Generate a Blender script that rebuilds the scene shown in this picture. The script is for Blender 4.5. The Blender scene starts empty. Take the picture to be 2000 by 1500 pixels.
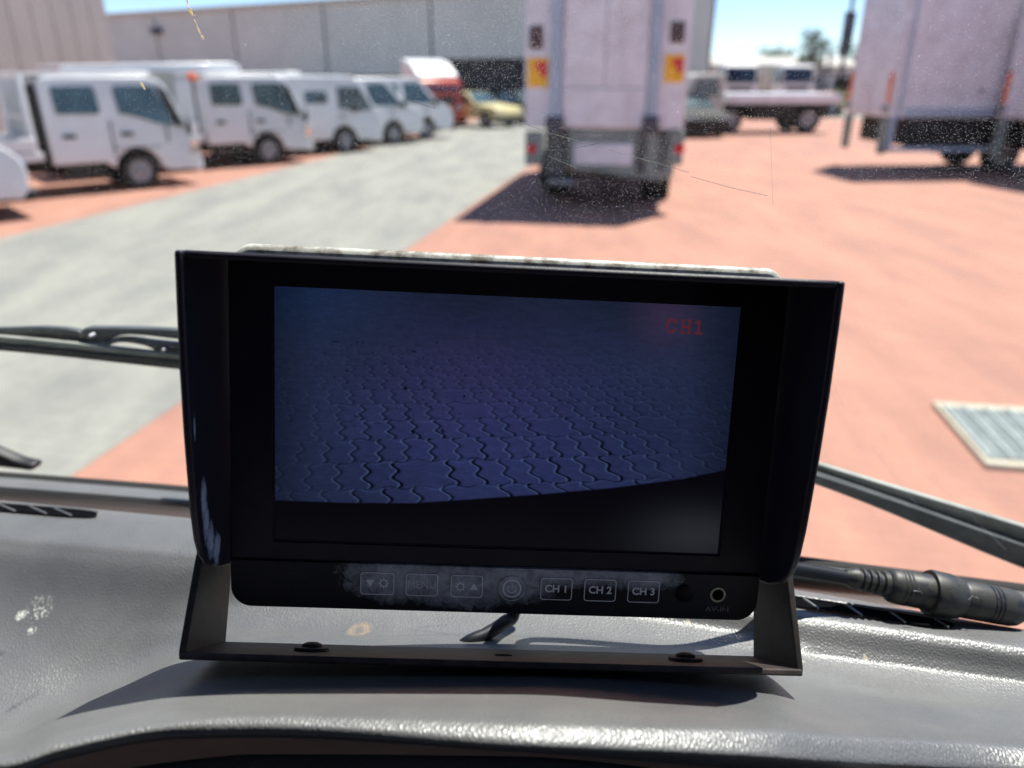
import bpy, bmesh, math, random
import numpy as np
from mathutils import Vector, Matrix

# ---------------------------------------------------------------- camera, world, sun, exposure
scn = bpy.context.scene
col = scn.collection
R = math.radians
FPX = 1450.0                       # focal length in pixels of the 2000 px wide photograph
EYE = 2.1                          # lens height above the paving
PITCH = math.atan(605 / FPX)
SC, CC = math.sin(PITCH), math.cos(PITCH)

cam_d = bpy.data.cameras.new('camera')
cam = bpy.data.objects.new('camera', cam_d)
col.objects.link(cam)
scn.camera = cam
cam.location = (0, 0, EYE)
cam.rotation_euler = (math.pi / 2 - PITCH, 0, 0)
cam_d.sensor_width = 36
cam_d.lens = FPX / 2000 * 36
cam_d.clip_start = 0.02
cam_d.clip_end = 2000
cam_d.dof.use_dof = True
cam_d.dof.focus_distance = 0.258
cam_d.dof.aperture_fstop = 8.4

SUN = Vector((0.30, 0.353, 1.0)).normalized()      # towards the sun
sun_el = math.asin(SUN.z)
world = bpy.data.worlds.new('World')
scn.world = world
world.use_nodes = True
wn = world.node_tree
bgn = wn.nodes['Background']
sky = wn.nodes.new('ShaderNodeTexSky')
sky.sky_type = 'NISHITA'
sky.sun_disc = False
sky.sun_elevation = sun_el
sky.sun_rotation = math.atan2(SUN.x, SUN.y)
sky.air_density = 0.75
sky.altitude = 1500
sky.dust_density = 0.0
sky.ozone_density = 3.0
wn.links.new(sky.outputs[0], bgn.inputs[0])
bgn.inputs[1].default_value = 0.1
sd = bpy.data.lights.new('sun', 'SUN')
sd.energy = 4.4
sd.angle = R(0.53)
sd.color = (1.0, 0.96, 0.89)
so = bpy.data.objects.new('sun', sd)
col.objects.link(so)
so.location = (0, 0, 30)
so.rotation_euler = SUN.to_track_quat('Z', 'Y').to_euler()

scn.view_settings.view_transform = 'Standard'
scn.view_settings.look = 'None'
scn.view_settings.exposure = 1.0
scn.view_settings.gamma = 1
scn.view_settings.use_curve_mapping = False
scn.cycles.use_denoising = True
scn.cycles.max_bounces = 10
scn.cycles.transparent_max_bounces = 16
scn.cycles.sample_clamp_indirect = 8

rng = random.Random(7)
nrg = np.random.default_rng(7)


# ---------------------------------------------------------------- geometry helpers
def ray(px, py):
    a = (px - 1000) / FPX
    b = -(py - 750) / FPX
    return Vector((a, CC + b * SC, -SC + b * CC))


def at_z(px, py, z):
    """world point at height z seen in direction px, py of the photograph"""
    r = ray(px, py)
    return Vector((0, 0, EYE)) + r * ((z - EYE) / r.z)


def at_depth(px, py, d):
    return Vector((0, 0, EYE)) + ray(px, py) * d


class MB:
    def __init__(s):
        s.v, s.f = [], []

    def add(s, vs, fs):
        o = len(s.v)
        s.v += [tuple(v) for v in vs]
        s.f += [tuple(i + o for i in f) for f in fs]
        return s

    def box(s, x0, x1, y0, y1, z0, z1):
        vs = [(x, y, z) for z in (z0, z1) for y in (y0, y1) for x in (x0, x1)]
        return s.add(vs, [(0, 2, 3, 1), (4, 5, 7, 6), (0, 1, 5, 4), (2, 6, 7, 3), (0, 4, 6, 2), (1, 3, 7, 5)])

    def prism(s, poly, a, b, fn=None):
        """poly of (p,q) swept from a to b; fn(p,q,t) -> xyz"""
        fn = fn or (lambda p, q, t: (p, t, q))
        n = len(poly)
        vs = [fn(p, q, a) for p, q in poly] + [fn(p, q, b) for p, q in poly]
        fs = [tuple(range(n))[::-1], tuple(range(n, 2 * n))]
        fs += [(i, (i + 1) % n, n + (i + 1) % n, n + i) for i in range(n)]
        return s.add(vs, fs)

    def tube(s, pts, r, n=10, cap=True):
        pts = [Vector(p) for p in pts]
        rs = r if isinstance(r, (list, tuple)) else [r] * len(pts)
        rings = []
        up = Vector((0, 0, 1))
        prev = None
        for i, p in enumerate(pts):
            t = (pts[min(i + 1, len(pts) - 1)] - pts[max(i - 1, 0)]).normalized()
            if prev is None:
                a = t.cross(up)
                if a.length < 1e-3:
                    a = t.cross(Vector((1, 0, 0)))
            else:
                a = prev - t * prev.dot(t)
            a.normalize()
            prev = a
            b = t.cross(a)
            rings.append([p + (a * math.cos(2 * math.pi * k / n) + b * math.sin(2 * math.pi * k / n)) * rs[i] for k in range(n)])
        vs = [v for g in rings for v in g]
        fs = []
        for i in range(len(rings) - 1):
            for k in range(n):
                fs.append((i * n + k, i * n + (k + 1) % n, (i + 1) * n + (k + 1) % n, (i + 1) * n + k))
        if cap:
            fs.append(tuple(range(n))[::-1])
            fs.append(tuple((len(rings) - 1) * n + k for k in range(n)))
        return s.add(vs, fs)

    def disc(s, c, r, y0, y1, n=24, r2=None):
        """cylinder along y about c=(x,z)"""
        return s.tube([(c[0], y0, c[1]), (c[0], y1, c[1])], [r, r2 or r], n)

    def build(s, name, mat, parent=None, smooth=False, bevel=0, seg=2, angle=40):
        me = bpy.data.meshes.new(name)
        me.from_pydata(s.v, [], s.f)
        bm = bmesh.new()
        bm.from_mesh(me)
        bmesh.ops.recalc_face_normals(bm, faces=bm.faces)
        bm.to_mesh(me)
        bm.free()
        me.materials.append(mat)
        o = bpy.data.objects.new(name, me)
        col.objects.link(o)
        o.parent = parent
        if bevel:
            m = o.modifiers.new('b', 'BEVEL')
            m.width = bevel
            m.segments = seg
            m.limit_method = 'ANGLE'
            m.angle_limit = R(35)
        if smooth or bevel:
            me.polygons.foreach_set('use_smooth', [True] * len(me.polygons))
            me.set_sharp_from_angle(angle=R(angle))
        return o


def rounded(x0, x1, y0, y1, r, n=6):
    pts = []
    for cx, cy, a0 in ((x1 - r, y1 - r, 0), (x0 + r, y1 - r, 90), (x0 + r, y0 + r, 180), (x1 - r, y0 + r, 270)):
        for k in range(n + 1):
            a = R(a0 + 90 * k / n)
            pts.append((cx + r * math.cos(a), cy + r * math.sin(a)))
    return pts


def thing(name, label, cat, loc=(0, 0, 0), rz=0, group=None):
    o = bpy.data.objects.new(name, None)
    col.objects.link(o)
    o.empty_display_size = 0.1
    o.location = loc
    o.rotation_euler = (0, 0, rz)
    o['label'] = label
    o['category'] = cat
    if group:
        o['group'] = group
    return o


def copy_tree(o, parent=None):
    c = o.copy()
    col.objects.link(c)
    c.parent = parent
    for ch in [q for q in bpy.data.objects if q.parent == o]:
        copy_tree(ch, c)
    return c


# ---------------------------------------------------------------- materials
def lin(c):
    return tuple(((v / 12.92) if v <= 0.04045 else ((v + 0.055) / 1.055) ** 2.4) for v in c)


def mat(name, c, rough=0.5, metal=0.0, var=0.0, scale=5.0, bump=0.0, bscale=200.0, spec=0.5, c2=None, coat=0.0, stretch=None, lo=0.4, hi=0.65, detail=4.0):
    m = bpy.data.materials.new(name)
    m.use_nodes = True
    nt = m.node_tree
    b = nt.nodes['Principled BSDF']
    b.inputs['Roughness'].default_value = rough
    b.inputs['Metallic'].default_value = metal
    b.inputs['Specular IOR Level'].default_value = spec
    b.inputs['Coat Weight'].default_value = coat
    tc = nt.nodes.new('ShaderNodeTexCoord')
    src = tc.outputs['Object']
    if stretch:
        mp = nt.nodes.new('ShaderNodeMapping')
        mp.inputs['Scale'].default_value = stretch
        nt.links.new(src, mp.inputs[0])
        src = mp.outputs[0]
    nz = nt.nodes.new('ShaderNodeTexNoise')
    nz.inputs['Scale'].default_value = scale
    nz.inputs['Detail'].default_value = detail
    nz.inputs['Roughness'].default_value = 0.6
    nt.links.new(src, nz.inputs[0])
    rp = nt.nodes.new('ShaderNodeValToRGB')
    rp.color_ramp.elements[0].position = lo
    rp.color_ramp.elements[1].position = hi
    if c2 is None:
        c2 = tuple(min(1, v * (1 - var)) for v in c)
    rp.color_ramp.elements[0].color = (*c2, 1)
    rp.color_ramp.elements[1].color = (*c, 1)
    nt.links.new(nz.outputs[0], rp.inputs[0])
    nt.links.new(rp.outputs[0], b.inputs['Base Color'])
    if bump:
        n2 = nt.nodes.new('ShaderNodeTexNoise')
        n2.inputs['Scale'].default_value = bscale
        n2.inputs['Detail'].default_value = 3
        nt.links.new(tc.outputs['Object'], n2.inputs[0])
        bp = nt.nodes.new('ShaderNodeBump')
        bp.inputs['Strength'].default_value = 1
        bp.inputs['Distance'].default_value = bump
        nt.links.new(n2.outputs[0], bp.inputs['Height'])
        nt.links.new(bp.outputs[0], b.inputs['Normal'])
    return m


M = {}
M['white'] = mat('white_paint', (0.8, 0.8, 0.8), 0.3, var=0.12, scale=1.5, coat=0.2)
M['cream'] = mat('cream_paint', (0.62, 0.6, 0.52), 0.4, var=0.15, scale=1.5)
M['boxwhite'] = mat('white_body_panel', (0.78, 0.79, 0.84), 0.4, c2=(0.60, 0.58, 0.61), scale=2.6, detail=9, lo=0.3, hi=0.6)
M['glass'] = mat('tinted_glass', (0.07, 0.12, 0.13), 0.06, var=0.5, scale=2, spec=0.8)
M['blueglass'] = mat('dark_blue_glass', (0.02, 0.035, 0.07), 0.08, var=0.5, scale=2)
M['rubber'] = mat('tyre_rubber', (0.02, 0.02, 0.02), 0.85, var=0.3)
M['rim'] = mat('steel_rim', (0.32, 0.32, 0.34), 0.45, metal=0.4, var=0.3, scale=8)
M['black'] = mat('black_plastic', (0.018, 0.018, 0.018), 0.5, var=0.3)
M['chassis'] = mat('dark_chassis', (0.02, 0.022, 0.02), 0.7, var=0.4)
M['chrome'] = mat('lamp_lens', (0.8, 0.82, 0.8), 0.08, metal=0.9)
M['amber'] = mat('amber_lens', (0.85, 0.2, 0.02), 0.3)
M['orange'] = mat('orange_lens', (0.9, 0.16, 0.02), 0.3)
M['red'] = mat('red_lens', (0.65, 0.02, 0.03), 0.3)
M['redpaint'] = mat('red_paint', (0.45, 0.06, 0.03), 0.35, var=0.2)
M['yellowplate'] = mat('yellow_reflector', (0.95, 0.5, 0.0), 0.4, var=0.1)
M['blue'] = mat('pale_blue_steel', (0.40, 0.50, 0.62), 0.4, var=0.15)
M['greygreen'] = mat('grey_green_steel', (0.25, 0.31, 0.29), 0.5, var=0.3, scale=4)
M['brownlens'] = mat('brown_lens', (0.10, 0.04, 0.035), 0.3, var=0.5, scale=20)
M['yellow'] = mat('pale_yellow_paint', (0.6, 0.52, 0.25), 0.35, var=0.15)
M['chassisgrey'] = mat('chassis_grey', (0.10, 0.12, 0.115), 0.6, var=0.4, scale=6)
M['mast'] = mat('dark_steel', (0.06, 0.065, 0.09), 0.5, var=0.3)
M['wall_near'] = mat('brown_grey_cladding', (0.33, 0.31, 0.30), 0.6, var=0.12, scale=0.4)
M['wall_far'] = mat('grey_green_concrete_panel', (0.62, 0.70, 0.665), 0.8, var=0.1, scale=0.3)
M['trim'] = mat('pale_roof_trim', (0.5, 0.49, 0.42), 0.6, var=0.1)
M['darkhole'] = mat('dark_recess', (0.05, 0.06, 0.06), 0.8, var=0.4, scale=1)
M['leaf'] = mat('tree_leaf', (0.06, 0.10, 0.04), 0.7, var=0.4, scale=3)
M['bark'] = mat('tree_bark', (0.12, 0.09, 0.06), 0.9, var=0.4, scale=5)
M['far_roof'] = mat('pale_metal_roof', (0.5, 0.47, 0.42), 0.6, var=0.15, scale=0.3)


def paving_mat(name, c, c2, joint, bw, bh, ang, mortar, blot=0.25):
    m = bpy.data.materials.new(name)
    m.use_nodes = True
    nt = m.node_tree
    b = nt.nodes['Principled BSDF']
    b.inputs['Roughness'].default_value = 0.85
    tc = nt.nodes.new('ShaderNodeTexCoord')
    mp = nt.nodes.new('ShaderNodeMapping')
    mp.inputs['Rotation'].default_value = (0, 0, ang)
    nt.links.new(tc.outputs['Object'], mp.inputs[0])
    br = nt.nodes.new('ShaderNodeTexBrick')
    br.inputs['Scale'].default_value = 1
    br.inputs['Brick Width'].default_value = bw
    br.inputs['Row Height'].default_value = bh
    br.inputs['Mortar Size'].default_value = mortar
    br.inputs['Color1'].default_value = (*c, 1)
    br.inputs['Color2'].default_value = (*c2, 1)
    br.inputs['Mortar'].default_value = (*joint, 1)
    nt.links.new(mp.outputs[0], br.inputs[0])
    mp2 = nt.nodes.new('ShaderNodeMapping')
    mp2.inputs['Rotation'].default_value = (0, 0, ang)
    mp2.inputs['Scale'].default_value = (1.0, 0.28, 1)
    nt.links.new(tc.outputs['Object'], mp2.inputs[0])
    nz = nt.nodes.new('ShaderNodeTexNoise')
    nz.inputs['Scale'].default_value = 1.6
    nz.inputs['Detail'].default_value = 6
    nz.inputs['Roughness'].default_value = 0.62
    nt.links.new(mp2.outputs[0], nz.inputs[0])
    rp = nt.nodes.new('ShaderNodeValToRGB')
    rp.color_ramp.elements[0].position = 0.35
    rp.color_ramp.elements[0].color = (1 - blot, 1 - blot, 1 - blot * 0.8, 1)
    rp.color_ramp.elements[1].position = 0.62
    rp.color_ramp.elements[1].color = (1, 1, 1, 1)
    nt.links.new(nz.outputs[0], rp.inputs[0])
    mx = nt.nodes.new('ShaderNodeMixRGB')
    mx.blend_type = 'MULTIPLY'
    mx.inputs[0].default_value = 1
    nt.links.new(br.outputs[0], mx.inputs[1])
    nt.links.new(rp.outputs[0], mx.inputs[2])
    nt.links.new(mx.outputs[0], b.inputs['Base Color'])
    return m


ROAD = R(10.8)                        # heading of the road, to the right of +Y
M['pavers'] = paving_mat('red_pavers', (0.43, 0.213, 0.146), (0.405, 0.20, 0.137), (0.37, 0.185, 0.13), 0.22, 0.11, ROAD, 0.006, 0.23)
M['grey_pavers'] = paving_mat('grey_pavers', (0.30, 0.295, 0.25), (0.27, 0.268, 0.228), (0.235, 0.232, 0.2), 0.22, 0.11, ROAD, 0.006, 0.28)


# ---------------------------------------------------------------- ground and roads
def sheet(name, pts, z, m):
    b = MB()
    b.add([(p[0], p[1], z) for p in pts], [tuple(range(len(pts)))])
    o = b.build(name, m)
    o['kind'] = 'structure'
    return o


sheet('ground', [(-600, -200), (700, -200), (700, 1500), (-600, 1500)], 0, M['pavers'])
rd = Vector((math.sin(ROAD), math.cos(ROAD), 0))
rn = Vector((rd.y, -rd.x, 0))
er = at_z(1034, 325, 0)
el = at_z(385, 371, 0)


def edge_pt(o, n_off):
    return o + rd * n_off


RW0 = (el - er).dot(rn)               # left edge offset from the right edge
sheet('road', [er - rd * 30, er - rd * 30 + rn * RW0, er + rd * 24 + rn * RW0, er + rd * 24], 0.004, M['grey_pavers'])
cr = er + rd * 24
sheet('cross_road', [cr + rn * -24 + rd * 0.2, cr + rn * -24 + rd * 10, cr + rn * 60 + rd * 10, cr + rn * 60 + rd * 0.2], 0.004, M['grey_pavers'])


# ---------------------------------------------------------------- buildings
def wall_run(root, p0, p1, h, thick, npan, m, joint=0.12, base=0.0, skip=()):
    d = (p1 - p0)
    L = d.length
    d.normalize()
    n = Vector((-d.y, d.x, 0))
    if n.y < 0:
        n = -n
    for i in range(npan):
        a = L * i / npan + joint / 2
        b_ = L * (i + 1) / npan - joint / 2
        q = MB()
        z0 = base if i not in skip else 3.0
        cs = [p0 + d * a, p0 + d * b_, p0 + d * b_ + n * thick, p0 + d * a + n * thick]
        q.add([(c.x, c.y, z0) for c in cs] + [(c.x, c.y, h) for c in cs],
              [(0, 1, 2, 3), (4, 5, 6, 7), (0, 1, 5, 4), (1, 2, 6, 5), (2, 3, 7, 6), (3, 0, 4, 7)])
        q.build('wall_panel', m, root)
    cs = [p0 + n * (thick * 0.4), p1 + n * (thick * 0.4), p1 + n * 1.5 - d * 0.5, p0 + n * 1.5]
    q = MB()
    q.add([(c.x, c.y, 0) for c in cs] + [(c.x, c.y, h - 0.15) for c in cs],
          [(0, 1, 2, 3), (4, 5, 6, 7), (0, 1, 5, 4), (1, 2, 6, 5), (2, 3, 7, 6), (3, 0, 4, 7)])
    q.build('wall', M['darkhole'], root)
    q = MB()
    cs = [p0 - n * 0.15, p1 - n * 0.15, p1 + n * (thick + 0.1), p0 + n * (thick + 0.1)]
    q.add([(c.x, c.y, h + 0.004) for c in cs] + [(c.x, c.y, h + 0.3) for c in cs],
          [(0, 1, 2, 3), (4, 5, 6, 7), (0, 1, 5, 4), (1, 2, 6, 5), (2, 3, 7, 6), (3, 0, 4, 7)])
    q.build('roof_trim', M['trim'], root)


far_b = thing('warehouse', 'long grey green panel warehouse across the yard beyond the parked trucks', 'warehouse')
fp0, fp1 = at_z(225, 196, 0), at_z(1376, 227, 0)
# roof height so that the roof line is seen at y 25 above the left end
r_ = ray(225, 36)
hh = EYE + r_.z * (Vector((fp0.x, fp0.y, 0)).length / Vector((r_.x, r_.y, 0)).length)
ext = (fp0 - fp1).normalized()
wall_run(far_b, fp0 + ext * 20, fp1, hh, 0.4, 8, M['wall_far'], 0.22, skip=(6,))
q = MB()
wv = at_z(418, 196, 0)
dd = (fp1 - fp0).normalized()
nn = Vector((dd.y, -dd.x, 0))
wv = fp0 + dd * (wv - fp0).dot(dd) + nn * 0.05
q.add([wv + dd * a + nn * b + Vector((0, 0, c)) for c in (hh * 0.78, hh * 0.78 + 0.5) for b in (0, 0.35) for a in (-0.5, 0.5)],
      [(0, 2, 3, 1), (4, 5, 7, 6), (0, 1, 5, 4), (2, 6, 7, 3), (0, 4, 6, 2), (1, 3, 7, 5)])
q.build('wall_lamp', M['mast'], far_b)

near_b = thing('warehouse', 'tall brown grey metal clad warehouse corner behind the crew cab truck at far left', 'warehouse')
c1 = at_z(250, 250, 0)
c0 = c1 - rd * 30
# facade along the road, ribs as separate sheets
for i in range(30):
    a = c1 - rd * (i + 0.02)
    b_ = c1 - rd * (i + 0.97)
    n = -rn
    q = MB()
    q.add([(p.x, p.y, z) for z in (0.1, 9) for p in (a, b_, b_ + n * 0.12, a + n * 0.12)],
          [(0, 1, 2, 3), (4, 5, 6, 7), (0, 1, 5, 4), (1, 2, 6, 5), (2, 3, 7, 6), (3, 0, 4, 7)])
    q.build('wall_sheet', M['wall_near'], near_b)
q = MB()
n = -rn
q.add([(p.x, p.y, z) for z in (0, 8.95) for p in (c1 + n * 0.06, c0 + n * 0.06, c0 + n * 14, c1 + n * 14)],
      [(0, 1, 2, 3), (4, 5, 6, 7), (0, 1, 5, 4), (1, 2, 6, 5), (2, 3, 7, 6), (3, 0, 4, 7)])
q.build('wall', M['wall_near'], near_b)

# long low sheds at the horizon
for k, (pa, pb, dist, h, lab) in enumerate([(1345, 1500, 95, 3.7, 'long low pale roofed shed on the horizon behind the two parked trucks'),
                                            (1490, 1665, 110, 3.9, 'low cream roofed shed on the horizon left of the light pole'),
                                            (1700, 2300, 120, 3.4, 'low grey shed on the horizon hidden behind the box truck')][:2]):
    t = thing('shed', lab, 'shed')
    a, b_ = at_z(pa, 190, 0), at_z(pb, 190, 0)
    a = a * (dist / a.y)
    b_ = b_ * (dist / b_.y)
    q = MB()
    q.box(a.x, b_.x, dist, dist + 12, 0, h - 0.7)
    q.build('wall', M['wall_far'], t)
    q = MB()
    q.prism([(dist - 0.5, h - 0.7), (dist + 6, h + 0.5), (dist + 12.5, h - 0.7)], a.x - 0.5, b_.x + 0.5, lambda p, q_, t_: (t_, p, q_))
    q.build('roof', M['far_roof'], t)


# trees at the horizon
def tree(px, py, dist, w, h, lab):
    base = at_z(px, 175, 0)
    base = base * (dist / base.y)
    base.z = 0
    t = thing('tree', lab, 'tree', base)
    q = MB()
    q.tube([(0, 0, 0), (0.1, 0, h * 0.5), (0.0, 0.1, h * 0.8)], [0.35, 0.25, 0.1], 8)
    for k in range(5):
        a = k * 1.3
        q.tube([(0, 0, h * 0.45), (math.cos(a) * w * 0.3, math.sin(a) * w * 0.3, h * 0.75)], [0.15, 0.05], 6)
    q.build('trunk', M['bark'], t)
    q = MB()
    for k in range(1500):
        cl = k % 17
        g = random.Random(cl * 7 + int(px))
        cx, cy, cz = g.uniform(-.34, .34) * w, g.uniform(-.3, .3) * w, h * g.uniform(.38, .86)
        d = Vector((rng.gauss(0, 1), rng.gauss(0, 1), rng.gauss(0, 1))).normalized() * (rng.random() ** .5) * w * .2
        c = Vector((cx, cy, cz)) + d
        s = rng.uniform(.1, .24)
        u = Vector((rng.gauss(0, 1), rng.gauss(0, 1), rng.gauss(0, 1))).normalized()
        v = u.orthogonal().normalized()
        q.add([c - u * s, c + v * s * .6, c + u * s, c - v * s * .6], [(0, 1, 2, 3)])
    q.build('crown', M['leaf'], t)


tree(1577, 100, 110, 4.6, 8.3, 'small round dark tree standing above the sheds left of the light pole')
tree(1510, 120, 125, 7, 6.2, 'low dark tree just showing over the shed roofs')
tree(1640, 120, 120, 7, 6.6, 'low tree behind the light pole beside the box truck')


# ---------------------------------------------------------------- vehicles
def wheel(root, x, z, y0, y1, r=0.35, outer=None):
    """wheel with its axle along y; y0 outer face, y1 inner"""
    w = thing_part('wheel', root)
    s = 1 if y1 > y0 else -1
    q = MB()
    n = 28
    prof = [(r * 0.62, 0.02), (r * 0.9, 0.0), (r * 0.985, 0.03), (r, 0.07), (r, abs(y1 - y0) - 0.05), (r * 0.93, abs(y1 - y0)), (r * 0.6, abs(y1 - y0))]
    vs, fs = [], []
    for i, (rr, d) in enumerate(prof):
        for k in range(n):
            a = 2 * math.pi * k / n
            vs.append((x + rr * math.cos(a), y0 + s * d, z + rr * math.sin(a)))
    for i in range(len(prof)):
        j = (i + 1) % len(prof)
        for k in range(n):
            fs.append((i * n + k, i * n + (k + 1) % n, j * n + (k + 1) % n, j * n + k))
    q.add(vs, fs)
    o = q.build('tyre', M['rubber'], w, smooth=True)
    q = MB()
    q.tube([(x, y0 + s * 0.05, z), (x, y0 + s * 0.03, z), (x, y0 + s * 0.06, z), (x, y0 + s * 0.09, z), (x, y0 + s * 0.02, z), (x, y0 + s * 0.0, z)],
           [r * 0.66, r * 0.60, r * 0.52, r * 0.34, r * 0.26, r * 0.12], 24)
    for k in range(8):
        a = 2 * math.pi * k / 8
        q.disc((x + r * 0.43 * math.cos(a), z + r * 0.43 * math.sin(a)), r * 0.05, y0 + s * 0.045, y0 + s * 0.09, 8)
    q.build('rim', M['rim'], w, smooth=True)
    return w


def thing_part(name, parent):
    # an (unlabelled) Empty standing for a part made of sub-parts
    o = bpy.data.objects.new(name, None)
    col.objects.link(o)
    o.parent = parent
    o.empty_display_size = 0.05
    return o


def arch(cx, cz, r, a0, a1, n=8):
    return [(cx + r * math.cos(R(a0 + (a1 - a0) * k / n)), cz + r * math.sin(R(a0 + (a1 - a0) * k / n))) for k in range(n + 1)]


def tumble(W, z1=1.25, k=0.10):
    """side plane that leans in above the waist: y as a function of height, near side (0) and far side (W)"""
    def f(z, side):
        off = max(0.0, z - z1) * k
        return off if side == 0 else W - off
    return f


def shell(q, prof, W, tb):
    n = len(prof)
    vs = [(p, tb(z, 0), z) for p, z in prof] + [(p, tb(z, 1), z) for p, z in prof]
    fs = [tuple(range(n))[::-1], tuple(range(n, 2 * n))]
    fs += [(i, (i + 1) % n, n + (i + 1) % n, n + i) for i in range(n)]
    q.add(vs, fs)


def side_glass(root, poly, tb, name='window', m=None, proud=0.012):
    for side in (0, 1):
        q = MB()
        s = -1 if side == 0 else 1
        n = len(poly)
        vs = [(p, tb(z, side) + s * proud, z) for p, z in poly] + [(p, tb(z, side) - s * 0.02, z) for p, z in poly]
        fs = [tuple(range(n)), tuple(range(n, 2 * n))[::-1]] + [(i, (i + 1) % n, n + (i + 1) % n, n + i) for i in range(n)]
        q.add(vs, fs)
        q.build(name, m or M['glass'], root)


def slanted_glass(root, a, b, tb, inset=0.09, name='windscreen', m=None):
    """front glass between profile points a (top) and b (bottom)"""
    (xa, za), (xb, zb) = a, b
    d = Vector((xb - xa, zb - za)).normalized()
    nrm = Vector((-d.y, d.x))
    if nrm.x < 0:
        nrm = -nrm
    q = MB()
    vs = []
    for off in (0.015, -0.02):
        for (x, z) in ((xa, za), (xb, zb)):
            for side in (0, 1):
                y = tb(z, side) + (inset if side == 0 else -inset)
                vs.append((x + nrm.x * off, y, z + nrm.y * off))
    q.add(vs, [(0, 1, 3, 2), (4, 6, 7, 5), (0, 4, 5, 1), (2, 3, 7, 6), (0, 2, 6, 4), (1, 5, 7, 3)])
    q.build(name, m or M['glass'], root)


def crew_cab(name, label, loc, head, group, rack=True, beacon=False, box=False, W=1.75):
    """tray truck with a four door cab; local x forward, front wheel contact of the right side at the origin, y to the left"""
    t = thing(name, label, 'truck', loc, math.pi / 2 - head, group)
    tb = tumble(W)
    prof = [(-1.47, 0.56), (-1.47, 1.92), (-1.40, 2.04), (-1.2, 2.07), (0.38, 2.07), (0.62, 2.01), (0.74, 1.88), (1.0, 1.22), (1.14, 1.08), (1.2, 0.9), (1.2, 0.45), (1.14, 0.33), (0.6, 0.33), (0.44, 0.40)]
    prof += arch(0, 0.36, 0.44, 10, 170) + [(-0.5, 0.5), (-0.6, 0.56)]
    q = MB()
    shell(q, prof, W, tb)
    q.build('cab', M['white'], t, bevel=0.03, seg=3)
    side_glass(t, [(-1.26, 1.43), (-0.57, 1.42), (-0.53, 1.48), (-0.55, 1.86), (-0.6, 1.9), (-1.24, 1.9), (-1.28, 1.86)], tb)
    side_glass(t, [(-0.2, 1.42), (0.05, 1.36), (0.45, 1.22), (0.78, 1.17), (0.72, 1.4), (0.52, 1.86), (0.45, 1.9), (-0.2, 1.9), (-0.24, 1.85)], tb)
    slanted_glass(t, (0.75, 1.86), (0.98, 1.26), tb, 0.05)
    side_glass(t, [(0.80, 1.16), (0.97, 1.14), (0.74, 1.80), (0.60, 1.90), (0.55, 1.88)], tb, 'quarter_glass', M['black'], 0.014)
    q = MB()
    q.prism([(-1.44, 2.07), (0.42, 2.07), (0.55, 2.09), (0.5, 2.14), (-1.40, 2.13)], 0.12, W - 0.12)
    q.build('roof', M['white'], t, bevel=0.02)
    for y in (-0.01, W - 0.02):
        q = MB()
        q.box(-0.45, 0.45, y, y + 0.03, 0.785, 0.80)
        q.build('arch_lip', M['black'], t)
        q = MB()
        q.prism([(0.98, 0.62), (1.17, 0.62), (1.2, 0.86), (1.04, 0.9)], y - 0.012, y + 0.042)
        q.build('corner_lamp', M['chrome'], t, bevel=0.01)
    for x in (-1.13, -0.13):
        for y in (-0.02, W - 0.01):
            q = MB()
            q.box(x - 0.11, x + 0.11, y, y + 0.03, 1.01, 1.085)
            q.build('door_handle', M['black'], t, bevel=0.01)
    for x in (-0.4, 0.62):                    # shut lines of the doors
        q = MB()
        q.box(x - 0.011, x + 0.011, -0.004, 0.01, 0.6 if x < 0 else 0.85, 1.3)
        q.build('door_seam', M['black'], t)
    for y, s in ((0, -1), (W, 1)):
        mr = thing_part('side_mirror', t)
        q = MB()
        q.tube([(0.95, y, 1.3), (0.98, y + s * 0.18, 1.32), (0.98, y + s * 0.2, 1.12)], 0.012, 8)
        q.build('mirror_arm', M['black'], mr)
        q = MB()
        q.box(0.94, 1.0, y + s * 0.2 - 0.08, y + s * 0.2 + 0.08, 1.0, 1.24)
        q.build('mirror_head', M['black'], mr, bevel=0.02)
    for y in (0.12, W - 0.12):
        q = MB()
        q.tube([(1.08, y, 0.78), (1.19, y, 0.76), (1.225, y, 0.76)], [0.11, 0.12, 0.07], 16)
        q.build('headlight', M['chrome'], t, smooth=True)
    for y in (0.0, W):
        q = MB()
        q.box(1.02, 1.1, y - 0.015, y + 0.015, 0.66, 0.74)
        q.build('indicator', M['amber'], t, bevel=0.008)
    q = MB()
    q.box(1.1, 1.24, 0.0, W, 0.28, 0.5)
    q.build('bumper', M['white'], t, bevel=0.04, seg=3)
    q = MB()
    q.box(1.19, 1.225, 0.3, W - 0.3, 0.6, 0.88)
    q.build('grille', M['chassis'], t, bevel=0.01)
    q = MB()
    q.box(-4.6, 0.9, 0.45, 0.62, 0.42, 0.6)
    q.box(-4.6, 0.9, W - 0.62, W - 0.45, 0.42, 0.6)
    q.box(-1.3, -0.6, 0.06, 0.4, 0.28, 0.55)
    q.box(-1.46, 1.0, 0.5, W - 0.5, 0.35, 0.56)
    q.build('chassis', M['chassis'], t)
    for x in (0, -3.1):
        wheel(t, x, 0.35, 0.0, 0.22, 0.35)
        wheel(t, x, 0.35, W, W - 0.22, 0.35)
    if not box:
        q = MB()
        q.box(-4.7, -1.62, -0.06, W + 0.06, 0.66, 0.80)
        q.build('tray', M['white'], t, bevel=0.01)
        for y0 in (-0.06, W + 0.02):
            q = MB()
            q.box(-4.7, -1.7, y0, y0 + 0.04, 0.83, 1.05)
            q.build('tray_side', M['white'], t, bevel=0.01)
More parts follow.
